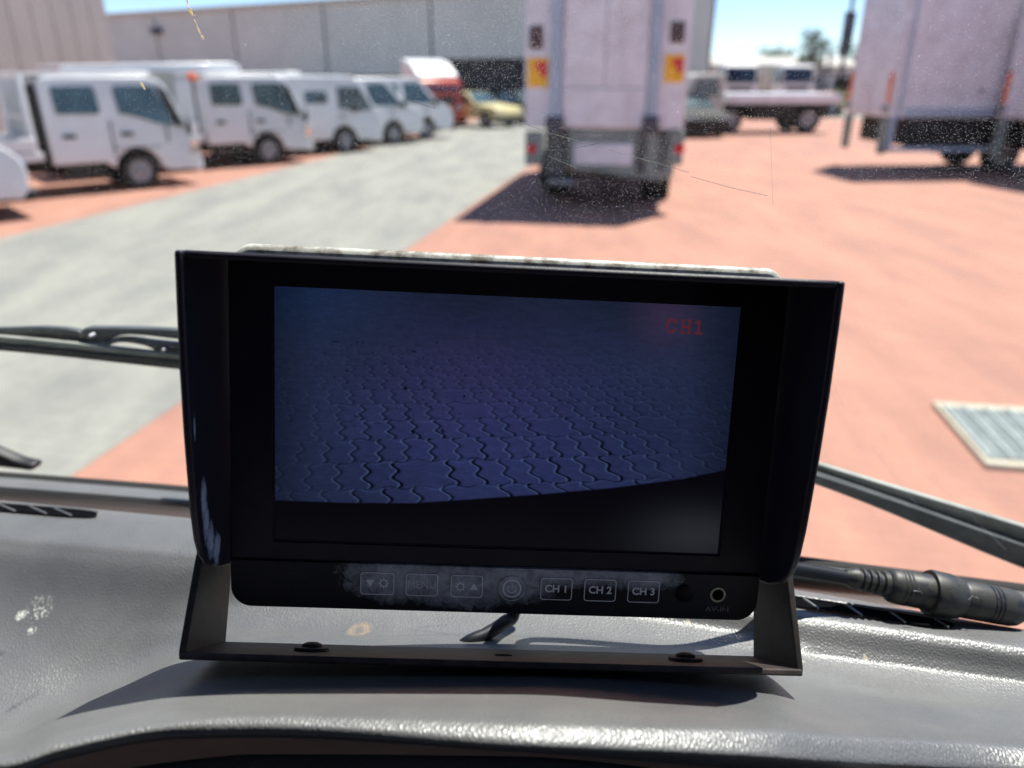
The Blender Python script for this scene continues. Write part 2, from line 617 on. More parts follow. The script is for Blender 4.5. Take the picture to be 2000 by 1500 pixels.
    if rack:
        hb = thing_part('headboard', t)
        for y in (0.02, W - 0.02):
            q = MB()
            q.tube([(-1.72, y, 0.8), (-1.72, y, 2.0), (-1.68, y + (0.05 if y < 1 else -0.05), 2.1)], 0.05, 10)
            q.build('rack_post', M['white'], hb, smooth=True)
        q = MB()
        q.tube([(-1.7, 0.02, 2.1), (-1.7, W - 0.02, 2.1)], 0.045, 10)
        q.tube([(-1.7, 0.02, 1.4), (-1.7, W - 0.02, 1.4)], 0.03, 10)
        q.build('rack_rail', M['white'], hb, smooth=True)
        q = MB()
        for k in range(14):
            y = 0.12 + k * (W - 0.24) / 13
            q.box(-1.715, -1.69, y - 0.012, y + 0.012, 0.8, 2.08)
        q.build('rack_mesh', M['white'], hb)
        q = MB()
        q.box(-1.6, -1.5, 0.1, W - 0.1, 0.56, 1.95)
        q.build('cab_gap_panel', M['chassis'], hb)
    if beacon:
        bc = thing_part('beacon', t)
        q = MB()
        q.tube([(-1.62, 0.1, 0.8), (-1.62, 0.1, 1.98)], 0.035, 8)
        q.build('beacon_pole', M['mast'], bc)
        q = MB()
        q.tube([(-1.62, 0.1, 1.98), (-1.62, 0.1, 2.1), (-1.62, 0.1, 2.13)], [0.11, 0.10, 0.06], 14)
        q.build('beacon_lamp', M['orange'], bc, smooth=True)
    return t


PARK = R(46.7)
GR = 'white trucks and vans parked in a slanted row on the left'
v1 = crew_cab('crew_cab_truck', 'white four door tray truck with headboard rack, first behind the rounded van nose', at_z(283, 370, 0), PARK, GR)
v2 = crew_cab('crew_cab_truck', 'white four door truck second in the left row with an orange beacon behind its cab', at_z(530, 322, 0), PARK, GR, rack=False, beacon=True)


# pale box van standing behind the second truck
def box_body_truck(label, loc, head):
    t = thing('box_van', label, 'truck', loc, math.pi / 2 - head, GR)
    q = MB()
    q.box(-3.6, 0.1, 0, 1.9, 0.75, 2.12)
    q.build('cargo_box', M['cream'], t, bevel=0.03)
    q = MB()
    q.prism([(-3.75, 2.13), (0.35, 2.13), (0.56, 2.18), (0.5, 2.34), (0.3, 2.38), (-3.7, 2.3)], -0.1, 2.0)
    q.build('roof', M['white'], t, bevel=0.03)
    q = MB()
    q.prism([(0.15, 0.5), (0.15, 1.95), (0.7, 1.95), (1.1, 1.2), (1.25, 0.9), (1.25, 0.4), (0.6, 0.4)], 0.1, 1.8)
    q.build('cab', M['white'], t, bevel=0.04)
    q = MB()
    q.box(-3.5, 1.0, 0.4, 1.5, 0.4, 0.74)
    q.build('chassis', M['chassis'], t)
    for x in (0.6, -2.6):
        wheel(t, x, 0.35, 0.05, 0.25)
        wheel(t, x, 0.35, 1.85, 1.65)
    return t


dv = Vector((math.sin(PARK), math.cos(PARK), 0))
nv = Vector((dv.y, -dv.x, 0))
box_body_truck('pale box bodied truck with overhanging white roof, behind the truck with the orange beacon', at_z(530, 322, 0) - nv * 2.1 - dv * 0.1, PARK)


def van(name, label, loc, head, group, roof=2.05, side_window=True, paint='white', W=1.8, blunt=False):
    t = thing(name, label, 'van', loc, math.pi / 2 - head, group)
    tb = tumble(W, 1.2, 0.12)
    if blunt:
        nose = [(0.35, roof), (0.62, roof - 0.1), (1.05, 1.22), (1.22, 1.08), (1.28, 0.85), (1.28, 0.45), (1.2, 0.32)]
        g = ((0.64, roof - 0.14), (1.03, 1.27))
        fw = [(-0.2, 1.62), (0.58, 1.62), (0.66, 1.58), (0.94, 1.18), (0.35, 1.12), (-0.2, 1.2)]
        fw = [(-0.15, 1.2), (0.3, 1.14), (0.9, 1.14), (0.95, 1.2), (0.62, 1.72), (0.5, 1.78), (-0.15, 1.78)]
    else:
        nose = [(-0.45, roof), (-0.15, roof - 0.06), (0.45, 1.28), (0.95, 1.08), (1.12, 0.92), (1.18, 0.7), (1.15, 0.4), (1.05, 0.32)]
        g = ((-0.12, roof - 0.12), (0.43, 1.33))
        fw = [(-0.9, 1.2), (0.3, 1.16), (0.34, 1.22), (-0.2, 1.8), (-0.32, 1.84), (-0.9, 1.84)]
    prof = [(-3.6, 0.42), (-3.65, 1.2), (-3.55, roof - 0.06), (-3.4, roof)] + nose + [(0.5, 0.34)] + arch(0, 0.36, 0.42, 8, 172) + [(-0.55, 0.40), (-2.2, 0.40)] + arch(-2.75, 0.36, 0.42, 8, 172)
    q = MB()
    shell(q, prof, W, tb)
    q.build('body', M[paint], t, bevel=0.03, seg=3)
    slanted_glass(t, g[0], g[1], tb, 0.1, m=M['glass'])
    side_glass(t, fw, tb)
    if side_window:
        side_glass(t, [(-1.15, 1.36), (-0.5, 1.35), (-0.47, 1.4), (-0.47, 1.66), (-1.15, 1.67)] if blunt else [(-2.2, 1.3), (-1.1, 1.3), (-1.1, 1.8), (-2.2, 1.8)], tb)
    for y in (0.15, W - 0.15):
        q = MB()
        q.tube([(1.0, y, 0.8), (1.16, y, 0.78), (1.2, y, 0.77)], [0.1, 0.12, 0.06], 14)
        q.build('headlight', M['chrome'], t, smooth=True)
    q = MB()
    q.box(1.05, 1.26, 0.0, W, 0.28, 0.46)
    q.build('bumper', M['black' if not blunt else paint], t, bevel=0.04)
    for y in (-0.015, W - 0.01):
        q = MB()
        q.box(-0.12, 0.04, y, y + 0.025, 0.98, 1.03)
        q.build('door_handle', M['black'], t, bevel=0.008)
    q = MB()
    q.box(-3.3, 0.9, 0.25, W - 0.25, 0.24, 0.42)
    q.build('chassis', M['chassis'], t)
    for x in (0, -2.75):
        wheel(t, x, 0.35, 0.0, 0.22)
        wheel(t, x, 0.35, W, W - 0.22)
    for y, s in ((0, -1), (W, 1)):
        q = MB()
        q.box(0.3, 0.38, y + s * 0.12 - 0.08, y + s * 0.12 + 0.08, 1.1, 1.3)
        q.build('side_mirror', M['black'], t, bevel=0.02)
    if blunt:
        q = MB()
        q.prism([(-1.5, roof - 0.01), (-0.9, roof - 0.01), (-0.98, roof + 0.1), (-1.4, roof + 0.1)], 0.5, W - 0.5)
        q.build('roof_vent', M[paint], t, bevel=0.03)
    return t


v3 = van('van', 'white cab over van with a roof vent, third in the left row', at_z(678, 299, 0), PARK, GR, roof=2.06, blunt=True)
v4 = van('van', 'white sloping nose van fourth in the left row, mostly behind the cab over van', at_z(772, 283, 0), PARK, GR, roof=1.98)
v5 = van('van', 'white sloping nose van fifth and farthest in the left row, next to the red truck', at_z(826, 276, 0) + Vector((0.1, 0.6, 0)), PARK, GR, roof=2.0)
v0 = van('van', 'rounded white van nose cut off by the left edge of the picture', Vector((-8.32, 11.0, 0)), PARK, GR, roof=2.1)


def front_truck(name, label, px, py, wpx, head, paint, W=2.1, spoiler=False, hgt=2.6, loc=None):
    """cab over truck seen from the front: local x forward, origin under the middle of its nose"""
    p = loc or at_z(px, py, 0)
    t = thing(name, label, 'truck', p, math.pi / 2 - head)
    tb0 = lambda z, s: (-W / 2 + max(0, z - 1.3) * 0.05) if s == 0 else (W / 2 - max(0, z - 1.3) * 0.05)
    q = MB()
    shell(q, [(-1.6, 0.6), (-1.6, hgt), (-0.3, hgt), (-0.12, hgt - 0.12), (0, 1.45), (0, 0.45), (-1.0, 0.45)], W, tb0)
    q.build('cab', M[paint], t, bevel=0.05)
    slanted_glass(t, (-0.115, hgt - 0.22), (0, 1.5), tb0, 0.12, m=M['blueglass'])
    side_glass(t, [(-1.2, 1.5), (-0.2, 1.45), (-0.3, hgt - 0.3), (-1.2, hgt - 0.3)], tb0)
    for s in (-1, 1):
        q = MB()
        q.box(-0.04, 0.03, s * (W / 2 - 0.22) - 0.14, s * (W / 2 - 0.22) + 0.14, 0.72, 0.9)
        q.build('headlight', M['chrome'], t, bevel=0.03)
        q = MB()
        q.box(-0.1, 0.0, s * (W / 2 + 0.16) - 0.08, s * (W / 2 + 0.16) + 0.08, 1.5, 1.95)
        q.build('side_mirror', M['black'], t, bevel=0.02)
    q = MB()
    q.box(-0.1, 0.06, -W / 2, W / 2, 0.35, 0.6)
    q.build('bumper', M[paint], t, bevel=0.04)
    q = MB()
    q.box(-0.02, 0.02, -W / 2 + 0.4, W / 2 - 0.4, 0.95, 1.25)
    q.build('grille', M['black'], t, bevel=0.02)
    if spoiler:
        q = MB()
        q.prism([(-1.5, hgt + 0.02), (-1.5, hgt + 0.75), (-0.9, hgt + 0.6), (-0.3, hgt + 0.1), (-0.3, hgt + 0.02)], -W / 2, W / 2)
        q.build('roof_deflector', M['white'], t, bevel=0.08, seg=3)
    q = MB()
    q.box(-6.5, -1.7, -W / 2 - 0.05, W / 2 + 0.05, 0.9, hgt + (0.2 if spoiler else 0.05))
    q.build('cargo_box', M['greygreen' if spoiler else 'cream'], t, bevel=0.03)
    q = MB()
    q.box(-6.3, -0.6, -0.5, 0.5, 0.4, 0.88)
    q.build('chassis', M['chassis'], t)
    for x in (-0.75, -5.0):
        wheel(t, x, 0.42, -W / 2, -W / 2 + 0.25, 0.42)
        wheel(t, x, 0.42, W / 2, W / 2 - 0.25, 0.42)
    return t


front_truck('red_truck', 'red truck cab with a big white roof deflector at the end of the left row', 845, 258, 90, R(140), 'redpaint', W=2.0, spoiler=True, hgt=1.95,
            loc=at_z(868, 252, 0))
front_truck('parked_truck', 'pale truck facing the camera, left of the two beyond the tray truck', 1440, 205, 90, R(172), 'white', W=2.6, hgt=2.75, loc=at_z(1442, 206, 0))
front_truck('parked_truck', 'pale truck facing the camera, right of the two, next to the forklift', 1550, 203, 90, R(172), 'white', W=2.6, hgt=2.75, loc=at_z(1552, 204, 0))


# white tray truck seen from the side behind the centre box truck, nose to the left
def tray_truck():
    p = at_z(1402, 262, 0) + Vector((0.2, 1.95, 0))
    t = thing('tray_truck', 'white flat tray truck side on, its nose hidden behind the central box truck', 'truck', p, R(186))
    tb = tumble(2.0)
    q = MB()
    shell(q, [(0.3, 0.75), (0.3, 2.1), (1.3, 2.12), (1.55, 2.05), (1.9, 1.3), (2.0, 1.0), (1.97, 0.5), (0.6, 0.5), (0.55, 0.75)], 2.0, tb)
    q.build('cab', M['cream'], t, bevel=0.03)
    side_glass(t, [(0.55, 1.35), (1.7, 1.3), (1.4, 1.95), (0.55, 1.95)], tb)
    q = MB()
    q.box(-4.2, 0.2, -0.1, 2.1, 1.08, 1.42)
    q.build('tray', M['boxwhite'], t, bevel=0.02)
    q = MB()
    q.box(-4.0, 0.8, 0.4, 1.6, 0.55, 1.06)
    q.box(-2.6, -0.8, 1.55, 1.98, 0.5, 1.04)
    q.build('chassis', M['chassis'], t)
    for x in (0, -3.1):
        wheel(t, x, 0.5, 1.95, 1.7, 0.5)
        wheel(t, x, 0.5, 0.05, 0.3, 0.5)
    for y in (0.2, 1.8):
        q = MB()
        q.tube([(1.9, y, 0.85), (2.02, y, 0.85), (2.05, y, 0.85)], [0.14, 0.15, 0.08], 14)
        q.build('headlight', M['chrome'], t, smooth=True)


tray_truck()


def car(name, label, p, head, paint, top='glass'):
    t = thing(name, label, 'car', p, math.pi / 2 - head)
    W = 1.75
    tb = lambda z, s: (-W / 2 + max(0, z - 0.85) * 0.3) if s == 0 else (W / 2 - max(0, z - 0.85) * 0.3)
    q = MB()
    shell(q, [(-2.2, 0.35), (-2.25, 0.8), (-1.6, 0.92), (-1.1, 1.38), (0.2, 1.4), (0.85, 0.95), (1.9, 0.82), (2.1, 0.6), (2.05, 0.3), (1.7, 0.3)] + arch(1.35, 0.32, 0.36, 8, 172) + arch(-1.35, 0.32, 0.36, 8, 172), W, tb)
    q.build('body', M[paint], t, bevel=0.04)
    slanted_glass(t, (0.22, 1.38), (0.83, 0.97), tb, 0.08)
    side_glass(t, [(-1.45, 0.93), (0.7, 0.93), (0.15, 1.32), (-1.05, 1.32)], tb)
    for x in (1.35, -1.35):
        wheel(t, x, 0.31, -W / 2, -W / 2 + 0.2, 0.31)
        wheel(t, x, 0.31, W / 2, W / 2 - 0.2, 0.31)
    for y in (-0.6, 0.6):
        q = MB()
        q.box(1.98, 2.08, y - 0.16, y + 0.16, 0.56, 0.7)
        q.build('headlight', M['chrome'], t, bevel=0.03)
    q = MB()
    q.box(1.9, 2.13, -W / 2, W / 2, 0.2, 0.42)
    q.build('bumper', M['chassis'], t, bevel=0.04)
    return t


car('car', 'pale yellow car in front of the dark opening of the warehouse', at_z(925, 246, 0), R(128), 'yellow')
car('car', 'dark car with a glinting lamp peeping out left of the central box truck', at_z(1028, 240, 0), R(150), 'chassis')


car('car', 'dark car half hidden behind the right edge of the central box truck', at_z(1335, 262, 0), R(170), 'chassis')

# forklift and light pole
def forklift():
    p = at_z(1625, 226, 0)
    t = thing('forklift', 'dark forklift with raised mast parked left of the right hand box truck', 'forklift', p, R(200))
    q = MB()
    q.prism([(-1.2, 0.45), (-1.25, 1.3), (-0.3, 1.35), (-0.2, 0.9), (0.7, 0.9), (0.8, 0.4)], -0.55, 0.55)
    q.build('body', M['yellow'], t, bevel=0.05)
    for y in (-0.32, 0.24):
        q = MB()
        q.box(0.9, 1.02, y, y + 0.1, 0.1, 3.3)
        q.build('mast', M['mast'], t)
    for z in (1.4, 2.3, 3.2):
        q = MB()
        q.box(0.92, 1.0, -0.22, 0.24, z, z + 0.08)
        q.build('mast_rung', M['mast'], t)
    q = MB()
    q.box(1.021, 1.1, -0.5, 0.5, 0.3, 0.9)
    q.build('carriage', M['mast'], t)
    for y in (-0.35, 0.25):
        q = MB()
        q.box(1.1, 2.2, y, y + 0.12, 0.3, 0.35)
        q.build('fork', M['mast'], t)
    q = MB()
    for x in (-1.0, 0.6):
        for y in (-0.5, 0.45):
            q.box(x, x + 0.06, y, y + 0.06, 0.9, 2.1)
    q.box(-1.05, 0.7, -0.52, 0.52, 2.1, 2.18)
    q.build('overhead_guard', M['mast'], t)
    q = MB()
    q.box(-0.9, -0.1, -0.4, 0.4, 1.35, 1.95)
    q.build('seat', M['chassis'], t, bevel=0.05)
    for x, r in ((0.55, 0.36), (-0.85, 0.28)):
        wheel(t, x, r, -0.62, -0.4, r)
        wheel(t, x, r, 0.62, 0.4, r)


forklift()
lp = at_z(1632, 215, 0)
t = thing('light_pole', 'tall dark light pole with a thick lower sleeve left of the right hand box truck', 'pole', lp)
q = MB()
q.tube([(0, 0, 0), (0, 0, 14)], [0.13, 0.09], 12)
q.build('pole', M['mast'], t, smooth=True)
q = MB()
q.box(-0.33, 0.33, -0.12, 0.12, 3.2, 5.6)
q.build('sleeve', M['mast'], t, bevel=0.03)
q = MB()
q.tube([(0, 0, 14), (0.9, 0, 14.4)], 0.05, 8)
q.box(0.8, 1.5, -0.15, 0.15, 14.3, 14.45)
q.build('lamp_arm', M['mast'], t)


# ---- central box truck: local x right, y away from the camera, origin under the middle of its rear
def on_rear(px, py, P, h):
    """px,py -> (across, up) on the upright plane through P square to heading h"""
    d = Vector((math.cos(h), -math.sin(h), 0))
    n = Vector((math.sin(h), math.cos(h), 0))
    r = ray(px, py)
    o = Vector((0, 0, EYE))
    k = n.dot(P - o) / n.dot(r)
    X = o + r * k
    return (X - P).dot(d), X.z


def rear_marker(parent, x0, x1, z0, z1, y=-0.02):
    q = MB()
    q.box(x0, x1, y - 0.006, y + 0.01, z0, z1)
    pl = q.build('marker_plate', M['yellowplate'], parent)
    cx, cz, w, h = (x0 + x1) / 2 + (x1 - x0) * 0.12, (z0 + z1) / 2 + (z1 - z0) * 0.08, (x1 - x0) * 0.34, (z1 - z0) * 0.3
    q = MB()
    q.prism([(cx - w * 0.9, cz + h * 0.4), (cx - w * 0.2, cz + h), (cx + w, cz + h * 0.9), (cx + w, cz - h * 0.6), (cx + w * 0.3, cz - h), (cx - w * 0.1, cz - h * 0.1)], y - 0.016, y - 0.006)
    q.build('marker_patch', M['red'], pl)
    return pl


P = Vector((1.58, 12.6, 0))
ct = thing('box_truck', 'tall white box truck seen from behind mid yard, with yellow and red rear markers', 'truck', P, -ROAD)
f = lambda px, py: on_rear(px, py, P, ROAD)
xl, xr = f(1025, 150)[0], f(1343, 150)[0]
zb = f(1180, 252)[1]
zt = 3.75
q = MB()
q.box(xl, xr, 0.0, 6.2, zb, zt)
q.build('cargo_box', M['boxwhite'], ct, bevel=0.03)
for a, b_ in ((1078, 1098), (1272, 1290)):
    q = MB()
    q.box(f(a, 100)[0], f(b_, 100)[0], -0.10, -0.003, zb - 0.1, zt - 0.15)
    q.build('lift_rail', M['blue'], ct, bevel=0.012)
da, db = f(1100, 100)[0], f(1270, 100)[0]
mid = (da + db) / 2
q = MB()
q.box(da + 0.02, db - 0.02, -0.04, -0.003, zb + 0.05, f(0 + 1180, 172)[1] - 0.01)
q.build('lift_platform', M['boxwhite'], ct, bevel=0.01)
for a, b_ in ((da + 0.02, mid - 0.008), (mid + 0.008, db - 0.02)):
    q = MB()
    q.box(a, b_, -0.035, -0.003, f(1180, 171)[1], zt - 0.2)
    q.build('rear_door', M['boxwhite'], ct, bevel=0.01)
for (a, b_, c, d) in ((1034, 1061, 50, 96), (1311, 1339, 42, 84)):
    q = MB()
    q.box(f(a, c)[0], f(b_, c)[0], -0.03, -0.003, f(a, d)[1], f(a, c)[1])
    q.build('side_light', M['brownlens'], ct, bevel=0.02)  # dark square side marker light with a brown lens
for (a, b_, c, d) in ((1031, 1071, 113, 170), (1300, 1338, 106, 161)):
    rear_marker(ct, f(a, c)[0], f(b_, c)[0], f(a, d)[1], f(a, c)[1], -0.01)
for a, b_ in ((1068, 1102), (1254, 1287)):
    q = MB()
    q.box(f(a, 240)[0], f(b_, 240)[0], -0.16, -0.103, f(a, 262)[1], f(a, 226)[1])
    q.build('lift_bracket', M['mast'], ct, bevel=0.03)
# under the body
q = MB()
q.prism([(f(1108, 300)[0], zb - 0.004), (f(1318, 300)[0], zb - 0.004), (f(1318, 300)[0], f(1180, 340)[1]), (f(1290, 300)[0], f(1180, 352)[1]), (f(1120, 300)[0], f(1180, 332)[1]), (f(1108, 300)[0], f(1180, 318)[1])], 0.02, 0.2)
q.build('lift_underframe', M['greygreen'], ct, bevel=0.02)
for a, b_, c_ in ((1064, 1104, 346), (1244, 1262, 338), (1288, 1300, 330)):
    q = MB()
    q.box(f(a, 300)[0], f(b_, 300)[0], -0.02 if a > 1200 else 0.03, 0.018 if a > 1200 else 0.3, f(1180, c_)[1], zb - 0.006)
    q.build('lift_arm', M['chassisgrey'], ct, bevel=0.02)
q = MB()
q.box(f(1064, 300)[0], f(1310, 300)[0], 0.35, 0.5, f(1180, 345)[1], f(1180, 325)[1])
q.build('rear_bumper', M['rim'], ct, bevel=0.02)
q = MB()
q.box(f(1122, 300)[0], f(1236, 300)[0], -0.03, 0.018, f(1180, 322)[1], f(1180, 280)[1])
q.build('pale_plate', M['boxwhite'], ct, bevel=0.01)
for (a, b_, r0) in ((1026, 1061, 1036), (1306, 1334, 1324)):
    h = thing_part('tail_light', ct)
    q = MB()
    q.box(f(a, 300)[0], f(b_, 300)[0], -0.05, 0.1, f(a, 322)[1], f(a, 256)[1])
    q.build('lamp_housing', M['greygreen'], h, bevel=0.02)
    q = MB()
    c = f(r0 + 3, 290)
    q.tube([(c[0], -0.05, c[1]), (c[0], -0.08, c[1]), (c[0], -0.095, c[1])], [0.085, 0.075, 0.04], 16)
    q.build('lamp_lens', M['red'], h, smooth=True)
q = MB()
q.box(xl + 0.5, xl + 0.65, 0.2, 6.0, 0.55, zb)
q.box(xr - 0.65, xr - 0.5, 0.2, 6.0, 0.55, zb)
q.box(xl + 0.3, xr - 0.3, 1.0, 1.3, 0.4, 0.6)
q.build('chassis', M['chassis'], ct)
for s, x in ((1, xl + 0.12), (-1, xr - 0.12)):
    w = wheel(ct, 0, 0, 0, 0.5, 0.42)
    for o in [c for c in bpy.data.objects if c.parent == w]:
        # turn the wheel so that its axle lies along local x
        o.data.transform(Matrix.Translation((x, 1.7, 0.42)) @ Matrix.Rotation(-math.pi / 2 * s, 4, 'Z'))
    w = wheel(ct, 0, 0, 0, 0.3, 0.42)
    for o in [c for c in bpy.data.objects if c.parent == w]:
        o.data.transform(Matrix.Translation((x, 6.6, 0.42)) @ Matrix.Rotation(-math.pi / 2 * s, 4, 'Z'))
for x in (xl + 0.35, xr - 0.4):
    q = MB()
    q.box(x - 0.26, x + 0.26, 1.1, 1.12, 0.2, 0.85)
    q.build('mud_flap', M['rubber'], ct)
q = MB()
q.box(xl + 0.3, xr - 0.3, 6.4, 8.2, 0.6, 2.6)
q.build('cab', M['white'], ct, bevel=0.08)
q = MB()
c = f(1092, 345)
q.tube([(c[0] - 0.22, 0.15, 0.42), (c[0] + 0.22, 0.15, 0.42)], 0.07, 12)
q.build('exhaust_silencer', M['rim'], ct, smooth=True)


# ---- box trucks on the right: local x forward along the side, rear near corner at the origin, y away
def side_box_truck(label, P, head, L=6.0, W=2.0, z0=1.2, zt=4.3, blue=True):
    t = thing('box_truck', label, 'truck', P, math.pi / 2 - head, 'box trucks parked on the right')
    q = MB()
    q.box(0.0, L, 0, W, z0, zt)
    q.build('cargo_box', M['boxwhite'], t, bevel=0.02)
    q = MB()
    q.box(0.3, L, -0.03, -0.002, z0 + 0.02, z0 + 0.2)
    q.build('lower_rail', M['blue'], t, bevel=0.01)
    q = MB()
    q.box(0.1, 0.17, -0.03, -0.002, z0, zt - 0.1)
    q.build('corner_post', M['blue'], t, bevel=0.01)
    q = MB()
    for z in (2.15, 2.75):
        q.box(0.4, L - 0.2, -0.012, -0.002, z, z + 0.03)
    q.build('side_rib', M['boxwhite'], t)
    for x in (0.0,):
        for y0, y1 in ((0.04, W / 2 - 0.01), (W / 2 + 0.01, W - 0.04)):
            q = MB()
            q.box(-0.05, -0.003, y0, y1, z0 + 0.05, zt - 0.15)
            q.build('rear_door', M['boxwhite'], t, bevel=0.01)
    for y in (0.1, W - 0.16):
        q = MB()
        q.box(-0.09, -0.053, y, y + 0.08, z0 + 0.3, z0 + 0.95)
        q.build('marker_light', M['orange'], t, bevel=0.01)
        q = MB()
        q.box(-0.13, -0.053, y - 0.04, y + 0.16, z0 + 0.12, z0 + 0.26)
        q.build('tail_light', M['rim'], t, bevel=0.02)
    for y in (0.02, W - 0.3):
        q = MB()
        q.box(-0.06, 0.02, y, y + 0.28, 0.42, z0 - 0.01)
        q.build('mud_flap', M['greygreen'], t, bevel=0.01)
    q = MB()
    q.box(0.0, 2.6, -0.02, 0.05, 0.48, 0.58)
    q.box(0.0, 0.12, -0.02, 0.06, 0.48, z0)
    q.build('side_rail', M['blue'], t, bevel=0.01)
    q = MB()
    q.box(0.35, L + 1.4, 0.1, W - 0.1, 0.62, z0 - 0.004)
    q.box(0.8, L + 1.4, 0.5, 0.7, 0.45, 0.75)
    q.box(1.2, 2.3, 0.05, 0.5, 0.45, 0.61)
    q.build('chassis', M['chassis'], t)
    for x in (2.9, L + 0.9):
        wheel(t, x, 0.42, 0.08, 0.4, 0.42)
        wheel(t, x, 0.42, W - 0.08, W - 0.4, 0.42)
    q = MB()
    q.prism([(L + 0.1, 0.6), (L + 0.1, 2.6), (L + 1.2, 2.6), (L + 1.7, 1.5), (L + 1.8, 0.5)], 0.05, W - 0.05)
    q.build('cab', M['white'], t, bevel=0.06)
    for x, z in ((1.9, 1.75), (2.25, 1.3)):
        q = MB()
        q.box(x, x + 0.12, -0.012, -0.002, z, z + 0.05)
        q.build('side_catch', M['mast'], t)
    return t


side_box_truck('white box truck side on at the right, its whole tail end in view', Vector((8.42, 17.5, 0)), R(86), L=7.0, W=2.0)
side_box_truck('white box truck cut off by the right edge of the picture', at_z(1985, 372, 0) + Vector((1.25, 0.6, 0)), R(80), L=5.0, W=2.0)

# ---------------------------------------------------------------- drain grate in the paving
g0, g1 = at_z(1820, 792, 0), at_z(1925, 915, 0)
ga = (g0 - g1)
gl = ga.length
gd = math.atan2(ga.x, ga.y)
t = thing('drain_grate', 'galvanised steel drain grate in a pale concrete rim set in the red paving', 'drain grate', (g1.x, g1.y, 0), -gd)
GW = 1.5
concrete = mat('pale_concrete', (0.52, 0.47, 0.36), 0.85, var=0.15, scale=12)
steel = mat('galvanised_steel', (0.42, 0.47, 0.45), 0.45, metal=0.35, var=0.25, scale=12)
q = MB()
q.box(0, GW, 0, 0.07, 0.004, 0.03)
q.box(0, GW, gl - 0.07, gl, 0.004, 0.03)
q.box(0, 0.035, 0.07, gl - 0.07, 0.004, 0.03)
q.build('rim', concrete, t)
q = MB()
q.box(0.035, GW, 0.07, gl - 0.07, 0.003, 0.006)
q.build('pit', M['greygreen'], t)
nb = 12
for k in range(nb):
    x = 0.04 + (GW - 0.05) * k / (nb - 1)
    q = MB()
    q.box(x - 0.010, x + 0.010, 0.071, gl - 0.071, 0.008, 0.048)
    q.build('bearing_bar', steel, t)
for k in range(28):
    y = 0.09 + (gl - 0.18) * k / 27
    q = MB()
    q.box(0.036, GW - 0.002, y - 0.0065, y + 0.0065, 0.012, 0.036)
    q.build('cross_bar', steel, t)

# ================================================================ our own truck cab
CAB = R(10.8)


def cabp(x, y, z):
    """cab axes (x right, y forward, z above the lens) to world"""
    return Vector((x * math.cos(CAB) + y * math.sin(CAB), -x * math.sin(CAB) + y * math.cos(CAB), EYE + z))


cab = thing('truck_cab', 'grey grained dashboard, dusty windscreen and wiper of the cab the picture is taken from', 'truck cab', (0, 0, 0))


def pchip(xs, ys, xq):
    xs, ys, xq = map(lambda a: np.asarray(a, float), (xs, ys, xq))
    h = np.diff(xs)
    d = np.diff(ys) / h
    m = np.zeros(len(xs))
    for i in range(1, len(xs) - 1):
        if d[i - 1] * d[i] > 0:
            w1, w2 = 2 * h[i] + h[i - 1], h[i] + 2 * h[i - 1]
            m[i] = (w1 + w2) / (w1 / d[i - 1] + w2 / d[i])
    m[0], m[-1] = d[0], d[-1]
    i = np.clip(np.searchsorted(xs, xq) - 1, 0, len(h) - 1)
    t_ = (xq - xs[i]) / h[i]
    t2, t3 = t_ * t_, t_ ** 3
    return (2 * t3 - 3 * t2 + 1) * ys[i] + (t3 - 2 * t2 + t_) * h[i] * m[i] + (-2 * t3 + 3 * t2) * ys[i + 1] + (t3 - t2) * h[i] * m[i + 1]


def surf(name, rows, pxs, sub, m, parent, smooth=True):
    """a surface through rows of stations; each row: list of (column, line, drop below the lens)"""
    grid = []
    for row in rows:
        c = [r[0] for r in row]
        y = pchip(c, [r[1] for r in row], pxs)
        d = pchip(c, [r[2] for r in row], pxs)
        grid.append([at_z(px, yy, EYE - dd) for px, yy, dd in zip(pxs, y, d)])
    G = np.array([[tuple(p) for p in r] for r in grid])          # rows x cols x 3
    nr = len(rows)
    tq = np.linspace(0, nr - 1, (nr - 1) * sub + 1)
    out = np.zeros((len(tq), G.shape[1], 3))
    for j in range(G.shape[1]):
        # parameter by chord so that tight rows do not bunch
        for k in range(3):
            out[:, j, k] = pchip(range(nr), G[:, j, k], tq)
    nrq, nc = out.shape[:2]
    vs = [tuple(v) for v in out.reshape(-1, 3)]
    fs = [(i * nc + j, i * nc + j + 1, (i + 1) * nc + j + 1, (i + 1) * nc + j) for i in range(nrq - 1) for j in range(nc - 1)]
    b = MB()
    b.add(vs, fs)
    return b.build(name, m, parent, smooth=smooth, angle=80)


